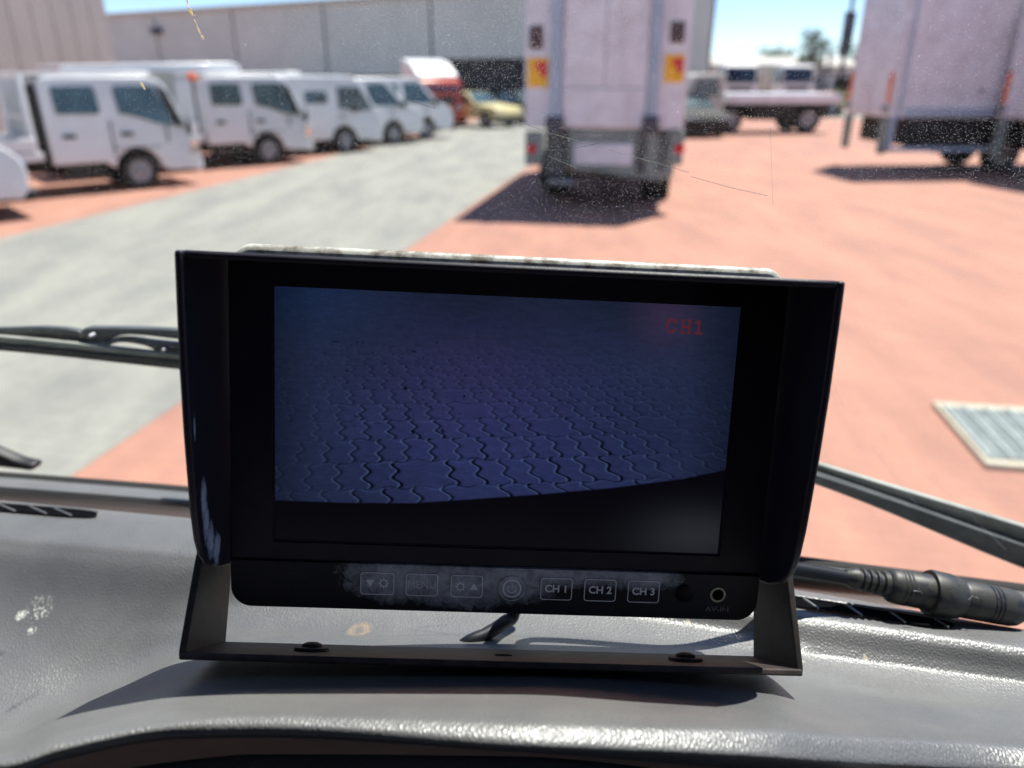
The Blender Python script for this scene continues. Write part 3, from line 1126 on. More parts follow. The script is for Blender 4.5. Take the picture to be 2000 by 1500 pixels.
def dash_mat(name, base=0.125, rough=0.40, bump=0.00025, dust=0.22):
    m = bpy.data.materials.new(name)
    m.use_nodes = True
    nt = m.node_tree
    N, Lk = nt.nodes, nt.links
    b = N['Principled BSDF']
    b.inputs['Specular IOR Level'].default_value = 0.85
    tc = N.new('ShaderNodeTexCoord')
    # leather grain
    mp = N.new('ShaderNodeMapping')
    mp.inputs['Rotation'].default_value = (0, 0, R(25))
    mp.inputs['Scale'].default_value = (1.0, 0.6, 1.0)
    Lk.new(tc.outputs['Object'], mp.inputs[0])
    vo = N.new('ShaderNodeTexVoronoi')
    vo.feature = 'DISTANCE_TO_EDGE'
    vo.inputs['Scale'].default_value = 820
    Lk.new(mp.outputs[0], vo.inputs['Vector'])
    nz = N.new('ShaderNodeTexNoise')
    nz.inputs['Scale'].default_value = 1500
    nz.inputs['Detail'].default_value = 2
    Lk.new(mp.outputs[0], nz.inputs[0])
    ad = N.new('ShaderNodeMath')
    ad.operation = 'MULTIPLY_ADD'
    ad.inputs[1].default_value = 0.35
    Lk.new(nz.outputs[0], ad.inputs[0])
    Lk.new(vo.outputs['Distance'], ad.inputs[2])
    bp = N.new('ShaderNodeBump')
    bp.inputs['Strength'].default_value = 1.0
    bp.inputs['Distance'].default_value = bump
    Lk.new(ad.outputs[0], bp.inputs['Height'])
    Lk.new(bp.outputs[0], b.inputs['Normal'])
    # dust, wear, a few pale crumbs
    n2 = N.new('ShaderNodeTexNoise')
    n2.inputs['Scale'].default_value = 9
    n2.inputs['Detail'].default_value = 7
    n2.inputs['Roughness'].default_value = 0.65
    Lk.new(tc.outputs['Object'], n2.inputs[0])
    rp = N.new('ShaderNodeValToRGB')
    rp.color_ramp.elements[0].position = 0.36
    rp.color_ramp.elements[0].color = (base * 0.8, base * 0.82, base * 0.84, 1)
    rp.color_ramp.elements[1].position = 0.66
    d = base * (1 + dust)
    rp.color_ramp.elements[1].color = (d, d * 1.0, d * 0.98, 1)
    Lk.new(n2.outputs[0], rp.inputs[0])
    v2 = N.new('ShaderNodeTexVoronoi')
    v2.inputs['Scale'].default_value = 55
    v2.inputs['Randomness'].default_value = 1
    Lk.new(tc.outputs['Object'], v2.inputs['Vector'])
    r2 = N.new('ShaderNodeValToRGB')
    r2.color_ramp.elements[0].position = 0.03
    r2.color_ramp.elements[0].color = (1, 1, 1, 1)
    r2.color_ramp.elements[1].position = 0.07
    r2.color_ramp.elements[1].color = (0, 0, 0, 1)
    Lk.new(v2.outputs['Distance'], r2.inputs[0])
    n3 = N.new('ShaderNodeTexNoise')
    n3.inputs['Scale'].default_value = 30
    Lk.new(tc.outputs['Object'], n3.inputs[0])
    r3 = N.new('ShaderNodeMath')
    r3.operation = 'GREATER_THAN'
    r3.inputs[1].default_value = 0.56
    Lk.new(n3.outputs[0], r3.inputs[0])
    mu = N.new('ShaderNodeMath')
    mu.operation = 'MULTIPLY'
    Lk.new(r2.outputs[0], mu.inputs[0])
    Lk.new(r3.outputs[0], mu.inputs[1])
    mx = N.new('ShaderNodeMixRGB')
    Lk.new(mu.outputs[0], mx.inputs[0])
    Lk.new(rp.outputs[0], mx.inputs[1])
    mx.inputs[2].default_value = (0.42, 0.38, 0.28, 1)
    Lk.new(mx.outputs[0], b.inputs['Base Color'])
    rr = N.new('ShaderNodeMapRange')
    rr.inputs['To Min'].default_value = rough - 0.03
    rr.inputs['To Max'].default_value = rough + 0.05
    Lk.new(n2.outputs[0], rr.inputs['Value'])
    Lk.new(rr.outputs[0], b.inputs['Roughness'])
    return m


M['dash'] = dash_mat('dash_plastic')


def add_stain(m, centre, rx, ring, colr, thr, nscale=300):
    nt = m.node_tree
    N, Lk = nt.nodes, nt.links
    b = N['Principled BSDF']
    src = b.inputs['Base Color'].links[0].from_socket
    tc = N.new('ShaderNodeTexCoord')
    vm = N.new('ShaderNodeVectorMath')
    vm.operation = 'DISTANCE'
    Lk.new(tc.outputs['Object'], vm.inputs[0])
    vm.inputs[1].default_value = centre
    nz = N.new('ShaderNodeTexNoise')
    nz.inputs['Scale'].default_value = nscale
    nz.inputs['Detail'].default_value = 6
    nz.inputs['Roughness'].default_value = 0.7
    Lk.new(tc.outputs['Object'], nz.inputs[0])
    rp = N.new('ShaderNodeValToRGB')
    e = rp.color_ramp.elements
    e[0].position = 0
    e[0].color = (ring[0],) * 3 + (1,)
    e[1].position = 1
    e[1].color = (0, 0, 0, 1)
    k = e.new(0.6)
    k.color = (ring[1],) * 3 + (1,)
    dv = N.new('ShaderNodeMath')
    dv.operation = 'DIVIDE'
    dv.inputs[1].default_value = rx
    Lk.new(vm.outputs['Value'], dv.inputs[0])
    Lk.new(dv.outputs[0], rp.inputs[0])
    mr = N.new('ShaderNodeMapRange')
    mr.inputs['From Min'].default_value = thr
    mr.inputs['From Max'].default_value = thr + 0.12
    Lk.new(nz.outputs[0], mr.inputs['Value'])
    mu = N.new('ShaderNodeMath')
    mu.operation = 'MULTIPLY'
    Lk.new(rp.outputs[0], mu.inputs[0])
    Lk.new(mr.outputs[0], mu.inputs[1])
    mx = N.new('ShaderNodeMixRGB')
    Lk.new(mu.outputs[0], mx.inputs[0])
    Lk.new(src, mx.inputs[1])
    mx.inputs[2].default_value = (*colr, 1)
    Lk.new(mx.outputs[0], b.inputs['Base Color'])


add_stain(M['dash'], at_z(702, 1232, EYE - .2165), 0.0062, (0.1, 0.5), (0.36, 0.25, 0.14), 0.40)
add_stain(M['dash'], at_z(78, 1190, EYE - .2285), 0.0075, (0.8, 0.9), (0.75, 0.76, 0.68), 0.52, 700)
add_stain(M['dash'], at_z(42, 1202, EYE - .23), 0.003, (1, 0.9), (0.75, 0.76, 0.68), 0.45, 500)
add_stain(M['dash'], at_z(58, 1228, EYE - .231), 0.003, (1, 0.9), (0.75, 0.76, 0.68), 0.45, 500)


def row(pairs):
    """extend a row's stations sideways with the end slopes so that it runs to the cab sides"""
    p = list(pairs)
    (x0, y0, d0), (x1, y1, d1) = p[0], p[1]
    s = 0.09
    L = [(-3200, y0 - s * (x0 + 3200), d0), (-1200, y0 - s * (x0 + 1200), d0)]
    (xn, yn, dn) = p[-1]
    s2 = 0.14
    Rr = [(2900, yn + s2 * (2900 - xn), dn), (5200, yn + s2 * (5200 - xn), dn)]
    return L + p + Rr


rows = [
    row([(0, 985, .262), (363, 1018, .262), (1000, 1078, .270), (1600, 1166, .275), (2000, 1236, .275)]),
    row([(0, 981, .225), (363, 1015, .222), (1000, 1075, .219), (1600, 1164, .222), (2000, 1234, .222)]),
    row([(0, 978, .2165), (363, 1012, .2135), (1000, 1073, .2105), (1600, 1160, .2135), (2000, 1230, .2135)]),
    row([(0, 986, .214), (363, 1020, .211), (1000, 1080, .2085), (1600, 1167, .2115), (2000, 1236, .2115)]),
    row([(0, 1015, .211), (363, 1045, .208), (1000, 1100, .207), (1600, 1190, .2098), (2000, 1250, .2098)]),
    row([(0, 1045, .209), (363, 1075, .207), (1000, 1120, .2065), (1600, 1207, .2085), (2000, 1266, .2085)]),
    row([(0, 1075, .212), (363, 1105, .210), (1000, 1140, .208), (1600, 1222, .2095), (2000, 1280, .2095)]),
    row([(0, 1160, .225), (363, 1180, .222), (1000, 1185, .2135), (1600, 1262, .2145), (2000, 1315, .2145)]),
    row([(0, 1270, .236), (200, 1240, .232), (350, 1225, .2275), (500, 1225, .222), (1000, 1235, .2125), (1500, 1272, .2145), (1600, 1285, .2165), (2000, 1335, .2165)]),
    row([(0, 1400, .241), (120, 1360, .241), (240, 1318, .238), (350, 1270, .230), (500, 1250, .2165), (1000, 1262, .2065), (1500, 1300, .2110), (1600, 1310, .2155), (2000, 1358, .2160)]),
    row([(0, 1452, .225), (120, 1401, .225), (240, 1349, .220), (350, 1300, .2105), (420, 1282, .204), (500, 1274, .2025), (1000, 1280, .200), (1500, 1312, .2065), (1600, 1328, .2125), (2000, 1375, .2150)]),
    row([(0, 1444, .178), (120, 1393, .181), (240, 1342, .186), (350, 1296, .1925), (420, 1285, .194), (500, 1282, .1945), (1000, 1294, .1935), (1500, 1325, .199), (1600, 1345, .204), (2000, 1392, .209)]),
    row([(0, 1450, .168), (120, 1404, .169), (240, 1366, .173), (350, 1335, .177), (420, 1326, .178), (500, 1322, .178), (1000, 1325, .1785), (1500, 1350, .1885), (1600, 1368, .195), (2000, 1410, .205)]),
    row([(0, 1460, .160), (120, 1420, .160), (240, 1386, .162), (350, 1364, .164), (500, 1358, .164), (1000, 1365, .164), (1250, 1374, .1695), (1500, 1385, .1765), (1600, 1398, .184), (2000, 1432, .199)]),
    row([(0, 1472, .155), (120, 1436, .154), (350, 1392, .155), (500, 1382, .1552), (1000, 1392, .1548), (1250, 1400, .1602), (1500, 1408, .1685), (1600, 1418, .1750), (2000, 1445, .192)]),
    row([(0, 1488, .153), (120, 1452, .152), (350, 1412, .152), (500, 1400, .1523), (1000, 1416, .1527), (1250, 1424, .1575), (1500, 1432, .1650), (1600, 1440, .1705), (2000, 1464, .1885)]),
    row([(0, 1500, .1537), (120, 1466, .1527), (350, 1424, .1527), (500, 1416, .1527), (1000, 1438, .1531), (1250, 1446, .1579), (1500, 1456, .1655), (1600, 1464, .1710), (2000, 1487, .189)]),
    row([(0, 1512, .156), (120, 1476, .155), (350, 1436, .1545), (500, 1431, .1545), (1000, 1458, .1545), (1250, 1468, .1592), (1500, 1480, .1668), (1600, 1488, .1725), (2000, 1510, .1905)]),
    row([(0, 1520, .170), (120, 1484, .170), (350, 1444, .170), (500, 1441, .170), (1000, 1468, .170), (1250, 1486, .1745), (1500, 1505, .182), (1600, 1518, .188), (2000, 1545, .205)]),
    row([(0, 1530, .30), (120, 1500, .30), (350, 1460, .30), (500, 1458, .30), (1000, 1490, .30), (1500, 1560, .30), (1600, 1600, .31), (2000, 1700, .33)]),
    row([(0, 1700, .50), (120, 1690, .50), (350, 1680, .50), (500, 1680, .50), (1000, 1700, .50), (1500, 1800, .50), (1600, 1850, .5), (2000, 1900, .5)]),
]
pxs = np.concatenate([np.linspace(-3200, -300, 30)[:-1], np.linspace(-300, 2300, 260), np.linspace(2300, 5200, 30)[1:]])
dash = surf('dashboard', rows, pxs, 6, M['dash'], cab)

# lower fascia just below the front lip of the dashboard
fas = [
    row([(0, 1535, .19), (350, 1486, .19), (500, 1474, .19), (1000, 1478, .19), (1500, 1530, .19), (2000, 1600, .19)]),
    row([(0, 1545, .186), (350, 1496, .186), (500, 1482, .186), (1000, 1486, .186), (1500, 1540, .186), (2000, 1610, .186)]),
    row([(0, 1800, .20), (350, 1800, .20), (500, 1800, .20), (1000, 1800, .20), (1500, 1800, .20), (2000, 1800, .20)]),
]
surf('lower_fascia', fas, np.linspace(-600, 2400, 80), 5, M['dash'], cab)

from mathutils.bvhtree import BVHTree
_bv = BVHTree.FromPolygons([v.co.copy() for v in dash.data.vertices], [tuple(p.vertices) for p in dash.data.polygons])


def on_dash(px, py, up=0.0):
    loc, nrm, _, _ = _bv.ray_cast(Vector((0, 0, EYE)), ray(px, py))
    if nrm.z < 0:
        nrm = -nrm
    return loc + nrm * up


# vents: dark slots with slanting fins let into the shelf of the dashboard
def vent(px0, py0, px1, py1, wpx, drop, nf, flip):
    v = thing_part('demister_vent', cab)
    q = MB()
    top, bot, pt = [], [], []
    n = 40
    for k in range(n + 1):
        u = k / n
        px, py = px0 + (px1 - px0) * u, py0 + (py1 - py0) * u
        w = wpx
        if not flip and u > 0.82:
            w = wpx * math.sqrt(max(0.0, 1 - ((u - 0.82) / 0.18) ** 2)) + 0.6
        if flip and u > 0.75:
            w = wpx * math.sqrt(max(0.0, 1 - ((u - 0.75) / 0.25) ** 2)) + 0.6
        top.append(on_dash(px, py + (wpx - w) * 0.2, 0.0012))
        bot.append(on_dash(px, py + w + (wpx - w) * 0.6, 0.0012))
    q.add(top + bot, [(k, k + 1, n + 2 + k, n + 1 + k) for k in range(n)])
    q.build('vent_slot', M['ventdark'], v)
    q = MB()
    q.tube([p + Vector((0, 0, 0.0004)) for p in top], 0.0007, 8)
    q.build('vent_surround', M['dash'], v, smooth=True)
    for k in range(nf):
        i = int(n * (k + 0.6) / nf)
        j = min(n, i + int(n * 26 / abs(px1 - px0)) + 1)
        if j >= n:
            break
        q = MB()
        a, b = top[i], bot[j]
        q.tube([a, b], 0.0006, 6)
        q.build('vent_fin', M['dash'], v, smooth=True)


M['ventdark'] = mat('vent_dark', (0.004, 0.004, 0.005), 0.95, spec=0.03)
vent(-300, 963, 190, 1003, 13, .2115, 9, False)
vent(1440, 1153, 1862, 1218, 17, .2108, 5, False)

# ---- windscreen
keys = [(-3000, 690), (-1200, 826), (0, 922), (363, 951), (1000, 1016), (1573, 1092), (2000, 1146), (2900, 1266), (5000, 1546)]
BD = .25


def base_pt(px, dy=0, drop=BD):
    return at_z(px, float(pchip([k[0] for k in keys], [k[1] for k in keys], [px])[0]) + dy, EYE - drop)


LEAN = math.tan(R(17))
back = Vector((-math.sin(CAB), -math.cos(CAB), 0))      # towards the seats


def pane_pt(px, h, out=0.0):
    """point on the inner face of the glass, h above its foot; out > 0 is outside"""
    p = base_pt(px)
    p = p + Vector((0, 0, h)) + back * (h * LEAN)
    return p - back * out * math.cos(R(17)) + Vector((0, 0, -0.0))


gm = bpy.data.materials.new('clear_glass')
gm.use_nodes = True
nt = gm.node_tree
nt.nodes.remove(nt.nodes['Principled BSDF'])
tr = nt.nodes.new('ShaderNodeBsdfTransparent')
tr.inputs[0].default_value = (0.965, 0.975, 0.97, 1)
nt.links.new(tr.outputs[0], nt.nodes['Material Output'].inputs[0])
wcols = np.linspace(-2300, 3600, 60)
q = MB()
vs, fs = [], []
n = len(wcols)
for h in (0.0, 0.35, 0.72):
    for px in wcols:
        vs.append(pane_pt(px, h, 0.0))
    for px in wcols:
        vs.append(pane_pt(px, h, 0.006))
for lv in range(2):
    for s in range(2):
        o0, o1 = (lv * 2 + s) * n, ((lv + 1) * 2 + s) * n
        fs += [(o0 + k, o0 + k + 1, o1 + k + 1, o1 + k) for k in range(n - 1)]
fs += [(k, k + 1, n + k + 1, n + k) for k in range(n - 1)]
fs += [(4 * n + k, 4 * n + k + 1, 5 * n + k + 1, 5 * n + k) for k in range(n - 1)]
for k in (0, n - 1):
    fs += [(k, n + k, 3 * n + k, 2 * n + k), (2 * n + k, 3 * n + k, 5 * n + k, 4 * n + k)]
q.add(vs, fs)
ws = q.build('windscreen', gm, cab, smooth=True, angle=60)

# dust: tens of thousands of flecks on the inner face, thicker in patches; extra fine ones stand in for glare and haze
dm = bpy.data.materials.new('windscreen_dust')
dm.use_nodes = True
nt = dm.node_tree
b = nt.nodes['Principled BSDF']
b.inputs['Base Color'].default_value = (0.48, 0.47, 0.47, 1)
b.inputs['Roughness'].default_value = 0.9
tl = nt.nodes.new('ShaderNodeBsdfTranslucent')
tl.inputs[0].default_value = (0.50, 0.50, 0.51, 1)
mxs = nt.nodes.new('ShaderNodeMixShader')
mxs.inputs[0].default_value = 0.6
nt.links.new(b.outputs[0], mxs.inputs[1])
nt.links.new(tl.outputs[0], mxs.inputs[2])
nt.links.new(mxs.outputs[0], nt.nodes['Material Output'].inputs[0])


def pane_hit(px, py, off=-0.0004, out=0.0):
    """where the sight line of px,py meets the inner face"""
    r = ray(px, py)
    o = Vector((0, 0, EYE))
    lo, hi = 0.1, 0.9
    # the face is y' = base(x) - h*lean; solve by stepping on the signed distance
    def g(k):
        p = o + r * k
        # cab coordinates
        x, y = p.x * math.cos(CAB) - p.y * math.sin(CAB), p.x * math.sin(CAB) + p.y * math.cos(CAB)
        h = p.z - (EYE - BD)
        return y - (float(np.interp(x, BX, BY)) - h * LEAN + out)
    for _ in range(40):
        m_ = (lo + hi) / 2
        if g(m_) > 0:
            hi = m_
        else:
            lo = m_
    p = o + r * lo
    return p - back * off


bp_ = [base_pt(px) for px in np.linspace(-2300, 3600, 120)]
BX = [p.x * math.cos(CAB) - p.y * math.sin(CAB) for p in bp_]
BY = [p.x * math.sin(CAB) + p.y * math.cos(CAB) for p in bp_]


def glass_xy(x, h, off):
    y = np.interp(x, BX, BY) - h * LEAN + off
    return np.stack([x * math.cos(CAB) + y * math.sin(CAB), -x * math.sin(CAB) + y * math.cos(CAB), EYE - BD + h], -1)


def flecks(name, count, smin, smax, power, x0=-0.42, x1=0.42, h0=0.0, h1=0.42, patch=None, m=dm):
    x = nrg.uniform(x0, x1, count)
    h = nrg.uniform(h0, h1, count)
    if patch:
        keep = patch(x, h) > nrg.random(count)
        x, h = x[keep], h[keep]
    k = len(x)
    s = smin + (smax - smin) * nrg.random(k) ** power
    a = nrg.normal(1.0, 0.7, k)
    asp = nrg.uniform(0.3, 1.0, k)
    c = glass_xy(x, h, -0.0004 - nrg.random(k) * 0.0002)
    U = np.array([math.cos(CAB), -math.sin(CAB), 0])
    V = np.array([-math.sin(CAB) * LEAN, -math.cos(CAB) * LEAN, 1.0])
    V = V / np.linalg.norm(V)
    e1 = np.cos(a)[:, None] * U + np.sin(a)[:, None] * V
    e2 = -np.sin(a)[:, None] * U + np.cos(a)[:, None] * V
    e1 = e1 * (s / 2)[:, None]
    e2 = e2 * (s * asp / 2)[:, None]
    pts = np.stack([c - e1, c - e2 * 0.9 + e1 * 0.1, c + e1, c + e2], 1).reshape(-1, 3)
    me = bpy.data.meshes.new(name)
    me.vertices.add(len(pts))
    me.vertices.foreach_set('co', pts.ravel())
    me.loops.add(4 * k)
    me.loops.foreach_set('vertex_index', np.arange(4 * k))
    me.polygons.add(k)
    me.polygons.foreach_set('loop_start', np.arange(k) * 4)
    me.update(calc_edges=True)
    me.validate()
    me.materials.append(m)
    o = bpy.data.objects.new(name, me)
    col.objects.link(o)
    o.parent = ws
    o['kind'] = 'stuff'
    return o


def cloudy(x, h):
    v = 0.5 + 0.25 * np.sin(x * 21 + 3 * np.sin(h * 17)) + 0.25 * np.sin(h * 27 + 2 * np.sin(x * 13 + 1))
    return (0.35 + 0.65 * v) * np.clip(0.35 + h * 3.2, 0, 1)


flecks('dust', 900000, 0.00010, 0.00028, 1.4, x0=-0.38, x1=0.42, h0=0.0, h1=0.37, patch=cloudy)
flecks('dust', 2200, 0.0003, 0.0007, 3.0, patch=cloudy)


def smear_patch(x, h):
    # wiped smear in front of the far wall
    d = ((x + 0.035) / 0.055) ** 2 + ((h - 0.285) / 0.05) ** 2
    e = 0.5 + 0.5 * np.sin(x * 260 + 4 * np.sin(h * 190)) * np.sin(h * 230 + 3 * np.sin(x * 150))
    return np.clip(1.15 - d, 0, 1) * (0.25 + 0.75 * e)


flecks('dust_smear', 30000, 0.00012, 0.0003, 1.5, x0=-0.11, x1=0.06, h0=0.21, h1=0.36, patch=smear_patch)


def smear_patch2(x, h):
    d = ((x - 0.12) / 0.10) ** 2 + ((h - 0.25) / 0.08) ** 2
    e = 0.5 + 0.5 * np.sin(x * 200 + 4 * np.sin(h * 170)) * np.sin(h * 190 + 3 * np.sin(x * 140))
    return np.clip(1.1 - d, 0, 1) * (0.3 + 0.7 * e)


flecks('dust_smear', 14000, 0.00012, 0.0003, 1.5, x0=0.0, x1=0.26, h0=0.15, h1=0.36, patch=smear_patch2)

# dried insect streaks and hairline cracks
insect = mat('dried_insect', (0.8, 0.68, 0.4), 0.9, c2=(0.25, 0.16, 0.08), scale=1400, lo=0.38, hi=0.5)
nt = insect.node_tree
tl2 = nt.nodes.new('ShaderNodeBsdfTranslucent')
nt.links.new(nt.nodes['Principled BSDF'].inputs['Base Color'].links[0].from_socket, tl2.inputs[0])
mx2 = nt.nodes.new('ShaderNodeMixShader')
mx2.inputs[0].default_value = 0.7
nt.links.new(nt.nodes['Principled BSDF'].outputs[0], mx2.inputs[1])
nt.links.new(tl2.outputs[0], mx2.inputs[2])
nt.links.new(mx2.outputs[0], nt.nodes['Material Output'].inputs[0])


def streak(pts, w, name, m):
    q = MB()
    P_ = [pane_hit(px, py, 0.0009) for px, py in pts]
    for i in range(len(P_) - 1):
        a, b = P_[i], P_[i + 1]
        d = (b - a).normalized()
        s = d.cross(back).normalized()
        w0 = w * rng.uniform(0.6, 1.1)
        q.add([a - s * w0 * 0.3, a + s * w0 * 0.4, (a + b) / 2 + s * w0 * 0.6, b + s * w0 * 0.2, b - s * w0 * 0.35, (a + b) / 2 - s * w0 * 0.5], [(0, 1, 2, 3, 4, 5)])
        q.add([v + back * 0.0002 for v in [a - s * w0 * 0.2, a + s * w0 * 0.3, (a + b) / 2 + s * w0 * 0.4, b, (a + b) / 2 - s * w0 * 0.4]], [(0, 1, 2, 3, 4)])
    return q.build(name, m, ws)


streak([(361, -6), (366, 12)], 0.0011, 'insect_streak', insect)
streak([(367, 15), (373, 30)], 0.0012, 'insect_streak', insect)
streak([(377, 38), (383, 52)], 0.0007, 'insect_streak', insect)
streak([(384, 54), (389, 67)], 0.0007, 'insect_streak', insect)
streak([(391, 69), (395, 76)], 0.0010, 'insect_streak', insect)
streak([(271, 160), (281, 175)], 0.0009, 'insect_streak', insect)
crackm = mat('crack_line', (0.10, 0.11, 0.11), 0.5)
for pts in ([(1005, 235), (1080, 262), (1180, 290), (1280, 318), (1345, 337)], [(1060, 295), (1110, 292), (1170, 280)], [(1070, 305), (1100, 318), (1130, 330)],
            [(1350, 345), (1420, 365), (1500, 383)], [(800, 198), (850, 212)]):
    q = MB()
    q.tube([pane_hit(a, b_, 0.0006) for a, b_ in pts], 0.00009, 4)
    q.build('crack', crackm, ws)
scr = mat('scratch', (0.6, 0.6, 0.6), 0.6)
for pts in ([(1780, 905), (1880, 990), (1965, 1075)], [(1700, 870), (1790, 985)], [(1620, 730), (1650, 800)], [(55, 340), (62, 372)], [(1505, 250), (1510, 400)]):
    q = MB()
    q.tube([pane_hit(a, b_, 0.0006) for a, b_ in pts], 0.00004, 4)
    q.build('scratch', scr, ws)

# rubber seal and trim along the foot of the glass
cols_ = np.linspace(-2200, 3500, 120)
q = MB()
q.tube([base_pt(px, 14) + Vector((0, 0, -0.0005)) for px in cols_], 0.0058, 10)
q.build('windscreen_seal', M['rubber'], cab, smooth=True)
tr_rows = []
for dy, dd_ in ((4, .2515), (12, .2445), (20, .2412), (28, .2412), (36, .244), (46, .252), (70, .285)):
    tr_rows.append([(px, float(pchip([k[0] for k in keys], [k[1] for k in keys], [px])[0]) + dy, dd_) for px in (-3000, -1200, 0, 363, 1000, 1573, 2000, 2900, 5000)])
surf('windscreen_trim', tr_rows, np.linspace(-2600, 4200, 160), 5, M['dash'], cab)

# ---- wiper outside the glass
wp = thing_part('wiper', cab)


def outside(px, py, off):
    return pane_hit(px, py, 0, off)


def strip_between(q, top, bot, off, thick):
    """solid ribbon outside the glass between two sight curves"""
    n = len(top)
    T = [outside(a, b_, off) for a, b_ in top]
    B_ = [outside(a, b_, off) for a, b_ in bot]
    T2 = [p - back * thick for p in T]
    B2 = [p - back * thick for p in B_]
    vs = T + B_ + B2 + T2
    fs = []
    for k in range(n - 1):
        for s in range(4):
            a0, a1 = s * n, ((s + 1) % 4) * n
            fs.append((a0 + k, a0 + k + 1, a1 + k + 1, a1 + k))
    fs += [(0, n, 2 * n, 3 * n), (n - 1, 2 * n - 1, 3 * n - 1, 4 * n - 1)]
    q.add(vs, fs)


def curve_pts(keys_, xs):
    return [(x, float(pchip([k[0] for k in keys_], [k[1] for k in keys_], [x])[0])) for x in xs]


M['wiper'] = mat('wiper_black', (0.10, 0.11, 0.11), 0.35, var=0.3, scale=60)
M['wiperpale'] = mat('pale_wiper_metal', (0.36, 0.37, 0.33), 0.5, c2=(0.24, 0.25, 0.22), scale=40)  # ground and sky reflection on the arm put into this pale colour
xs = np.linspace(-500, 1150, 60)
q = MB()
strip_between(q, curve_pts([(-500, 640), (0, 673), (345, 706), (1150, 790)], xs), curve_pts([(-500, 652), (0, 686), (345, 722), (1150, 806)], xs), 0.008, 0.006)
q.build('rubber_blade', M['black'], wp, bevel=0.001)
q = MB()
strip_between(q, curve_pts([(-500, 622), (0, 658), (345, 693), (1150, 778)], xs), curve_pts([(-500, 640), (0, 672), (345, 705), (1150, 789)], xs), 0.010, 0.005)
q.build('blade_spine', M['wiperpale'], wp, bevel=0.0015)
xs = np.linspace(-200, 160, 24)
q = MB()
strip_between(q, curve_pts([(-200, 648), (0, 642), (80, 640), (135, 644), (160, 652)], xs), curve_pts([(-200, 674), (0, 664), (80, 664), (135, 670), (160, 676)], xs), 0.018, 0.006)
q.build('blade_yoke', M['wiper'], wp, bevel=0.0015)
xs = np.linspace(150, 560, 40)
q = MB()
strip_between(q, curve_pts([(150, 655), (165, 641), (250, 642), (345, 646), (560, 670)], xs), curve_pts([(150, 664), (190, 672), (215, 662), (245, 655), (345, 664), (560, 690)], xs), 0.017, 0.007)
q.build('blade_yoke', M['wiper'], wp, bevel=0.0015)
xs = np.linspace(120, 420, 40)
q = MB()
strip_between(q, curve_pts([(120, 668), (185, 669), (235, 662), (290, 668), (345, 674), (420, 690)], xs), curve_pts([(120, 676), (180, 684), (235, 670), (280, 676), (310, 688), (340, 693), (420, 706)], xs), 0.014, 0.007)
q.build('blade_yoke', M['wiper'], wp, bevel=0.0015)
for px, py in ((183, 654), (325, 681)):
    q = MB()
    c = outside(px, py, 0.013)
    q.tube([c, c + back * 0.004], [0.0016, 0.0012], 12)
    q.build('rivet', M['rim'], wp, smooth=True)
xs = np.linspace(380, 2700, 80)
q = MB()
strip_between(q, curve_pts([(380, 660), (1000, 715), (1600, 908), (2000, 1030), (2700, 1245)], xs), curve_pts([(380, 690), (1000, 748), (1600, 930), (2000, 1066), (2700, 1300)], xs), 0.030, 0.006)
q.build('wiper_arm', M['wiperpale'], wp, bevel=0.0015)
q = MB()
strip_between(q, curve_pts([(380, 690), (1000, 749), (1600, 931), (2000, 1067), (2700, 1301)], xs), curve_pts([(380, 700), (1000, 765), (1600, 950), (2000, 1112), (2700, 1370)], xs), 0.022, 0.012)
q.build('wiper_arm_side', M['wiper'], wp, bevel=0.001)
# foot of the second wiper at the lower left
xs = np.linspace(-260, 62, 24)
q = MB()
strip_between(q, curve_pts([(-260, 840), (-60, 870), (0, 893), (30, 905), (85, 916)], xs), curve_pts([(-260, 880), (0, 915), (85, 925)], xs), 0.02, 0.012)
w2 = thing_part('wiper', cab)
q.build('wiper_foot', M['black'], w2, bevel=0.003)

# ---- shell of the cab, out of the picture but round the lens
shellm = mat('cab_lining', (0.10, 0.10, 0.10), 0.9, var=0.2)
outm = mat('cab_paint', (0.6, 0.6, 0.6), 0.4, var=0.1)


def cab_box(name, x0, x1, y0, y1, z0, z1, m):
    q = MB()
    vs = [cabp(x, y, z) for z in (z0, z1) for y in (y0, y1) for x in (x0, x1)]
    q.add(vs, [(0, 2, 3, 1), (4, 5, 7, 6), (0, 1, 5, 4), (2, 6, 7, 3), (0, 4, 6, 2), (1, 3, 7, 5)])
    return q.build(name, m, cab)


cab_box('roof', -0.97, 0.97, -1.25, 0.14, 0.475, 0.51, shellm)
cab_box('rear_wall', -0.97, 0.97, -1.25, -1.2, -1.3, 0.475, shellm)
cab_box('floor', -0.97, 0.97, -1.2, 0.36, -1.33, -1.3, shellm)
for s in (-1, 1):
    xa, xb = (s * 0.93, s * 0.97) if s > 0 else (-0.97, -0.93)
    cab_box('door', xa, xb, -1.2, 0.36, -1.3, -0.25, shellm)
    cab_box('widened_door_pillar', xa, xb, -1.2, -0.5, -0.25, 0.475, shellm)  # widened to block side window light and keep the cab dark
    q = MB()
    a, b_ = cabp(s * 0.93, 0.36, -0.25), cabp(s * 0.93, 0.13, 0.475)
    q.tube([a, b_], 0.035, 10)
    q.build('windscreen_pillar', shellm, cab, smooth=True)
cab_box('front_panel', -0.97, 0.97, 0.43, 0.46, -1.7, -0.42, outm)
cab_box('cowl', -0.97, 0.97, 0.28, 0.43, -0.44, -0.42, M['black'])
seatm = mat('seat_cloth', (0.05, 0.05, 0.06), 0.95, var=0.2, scale=40)
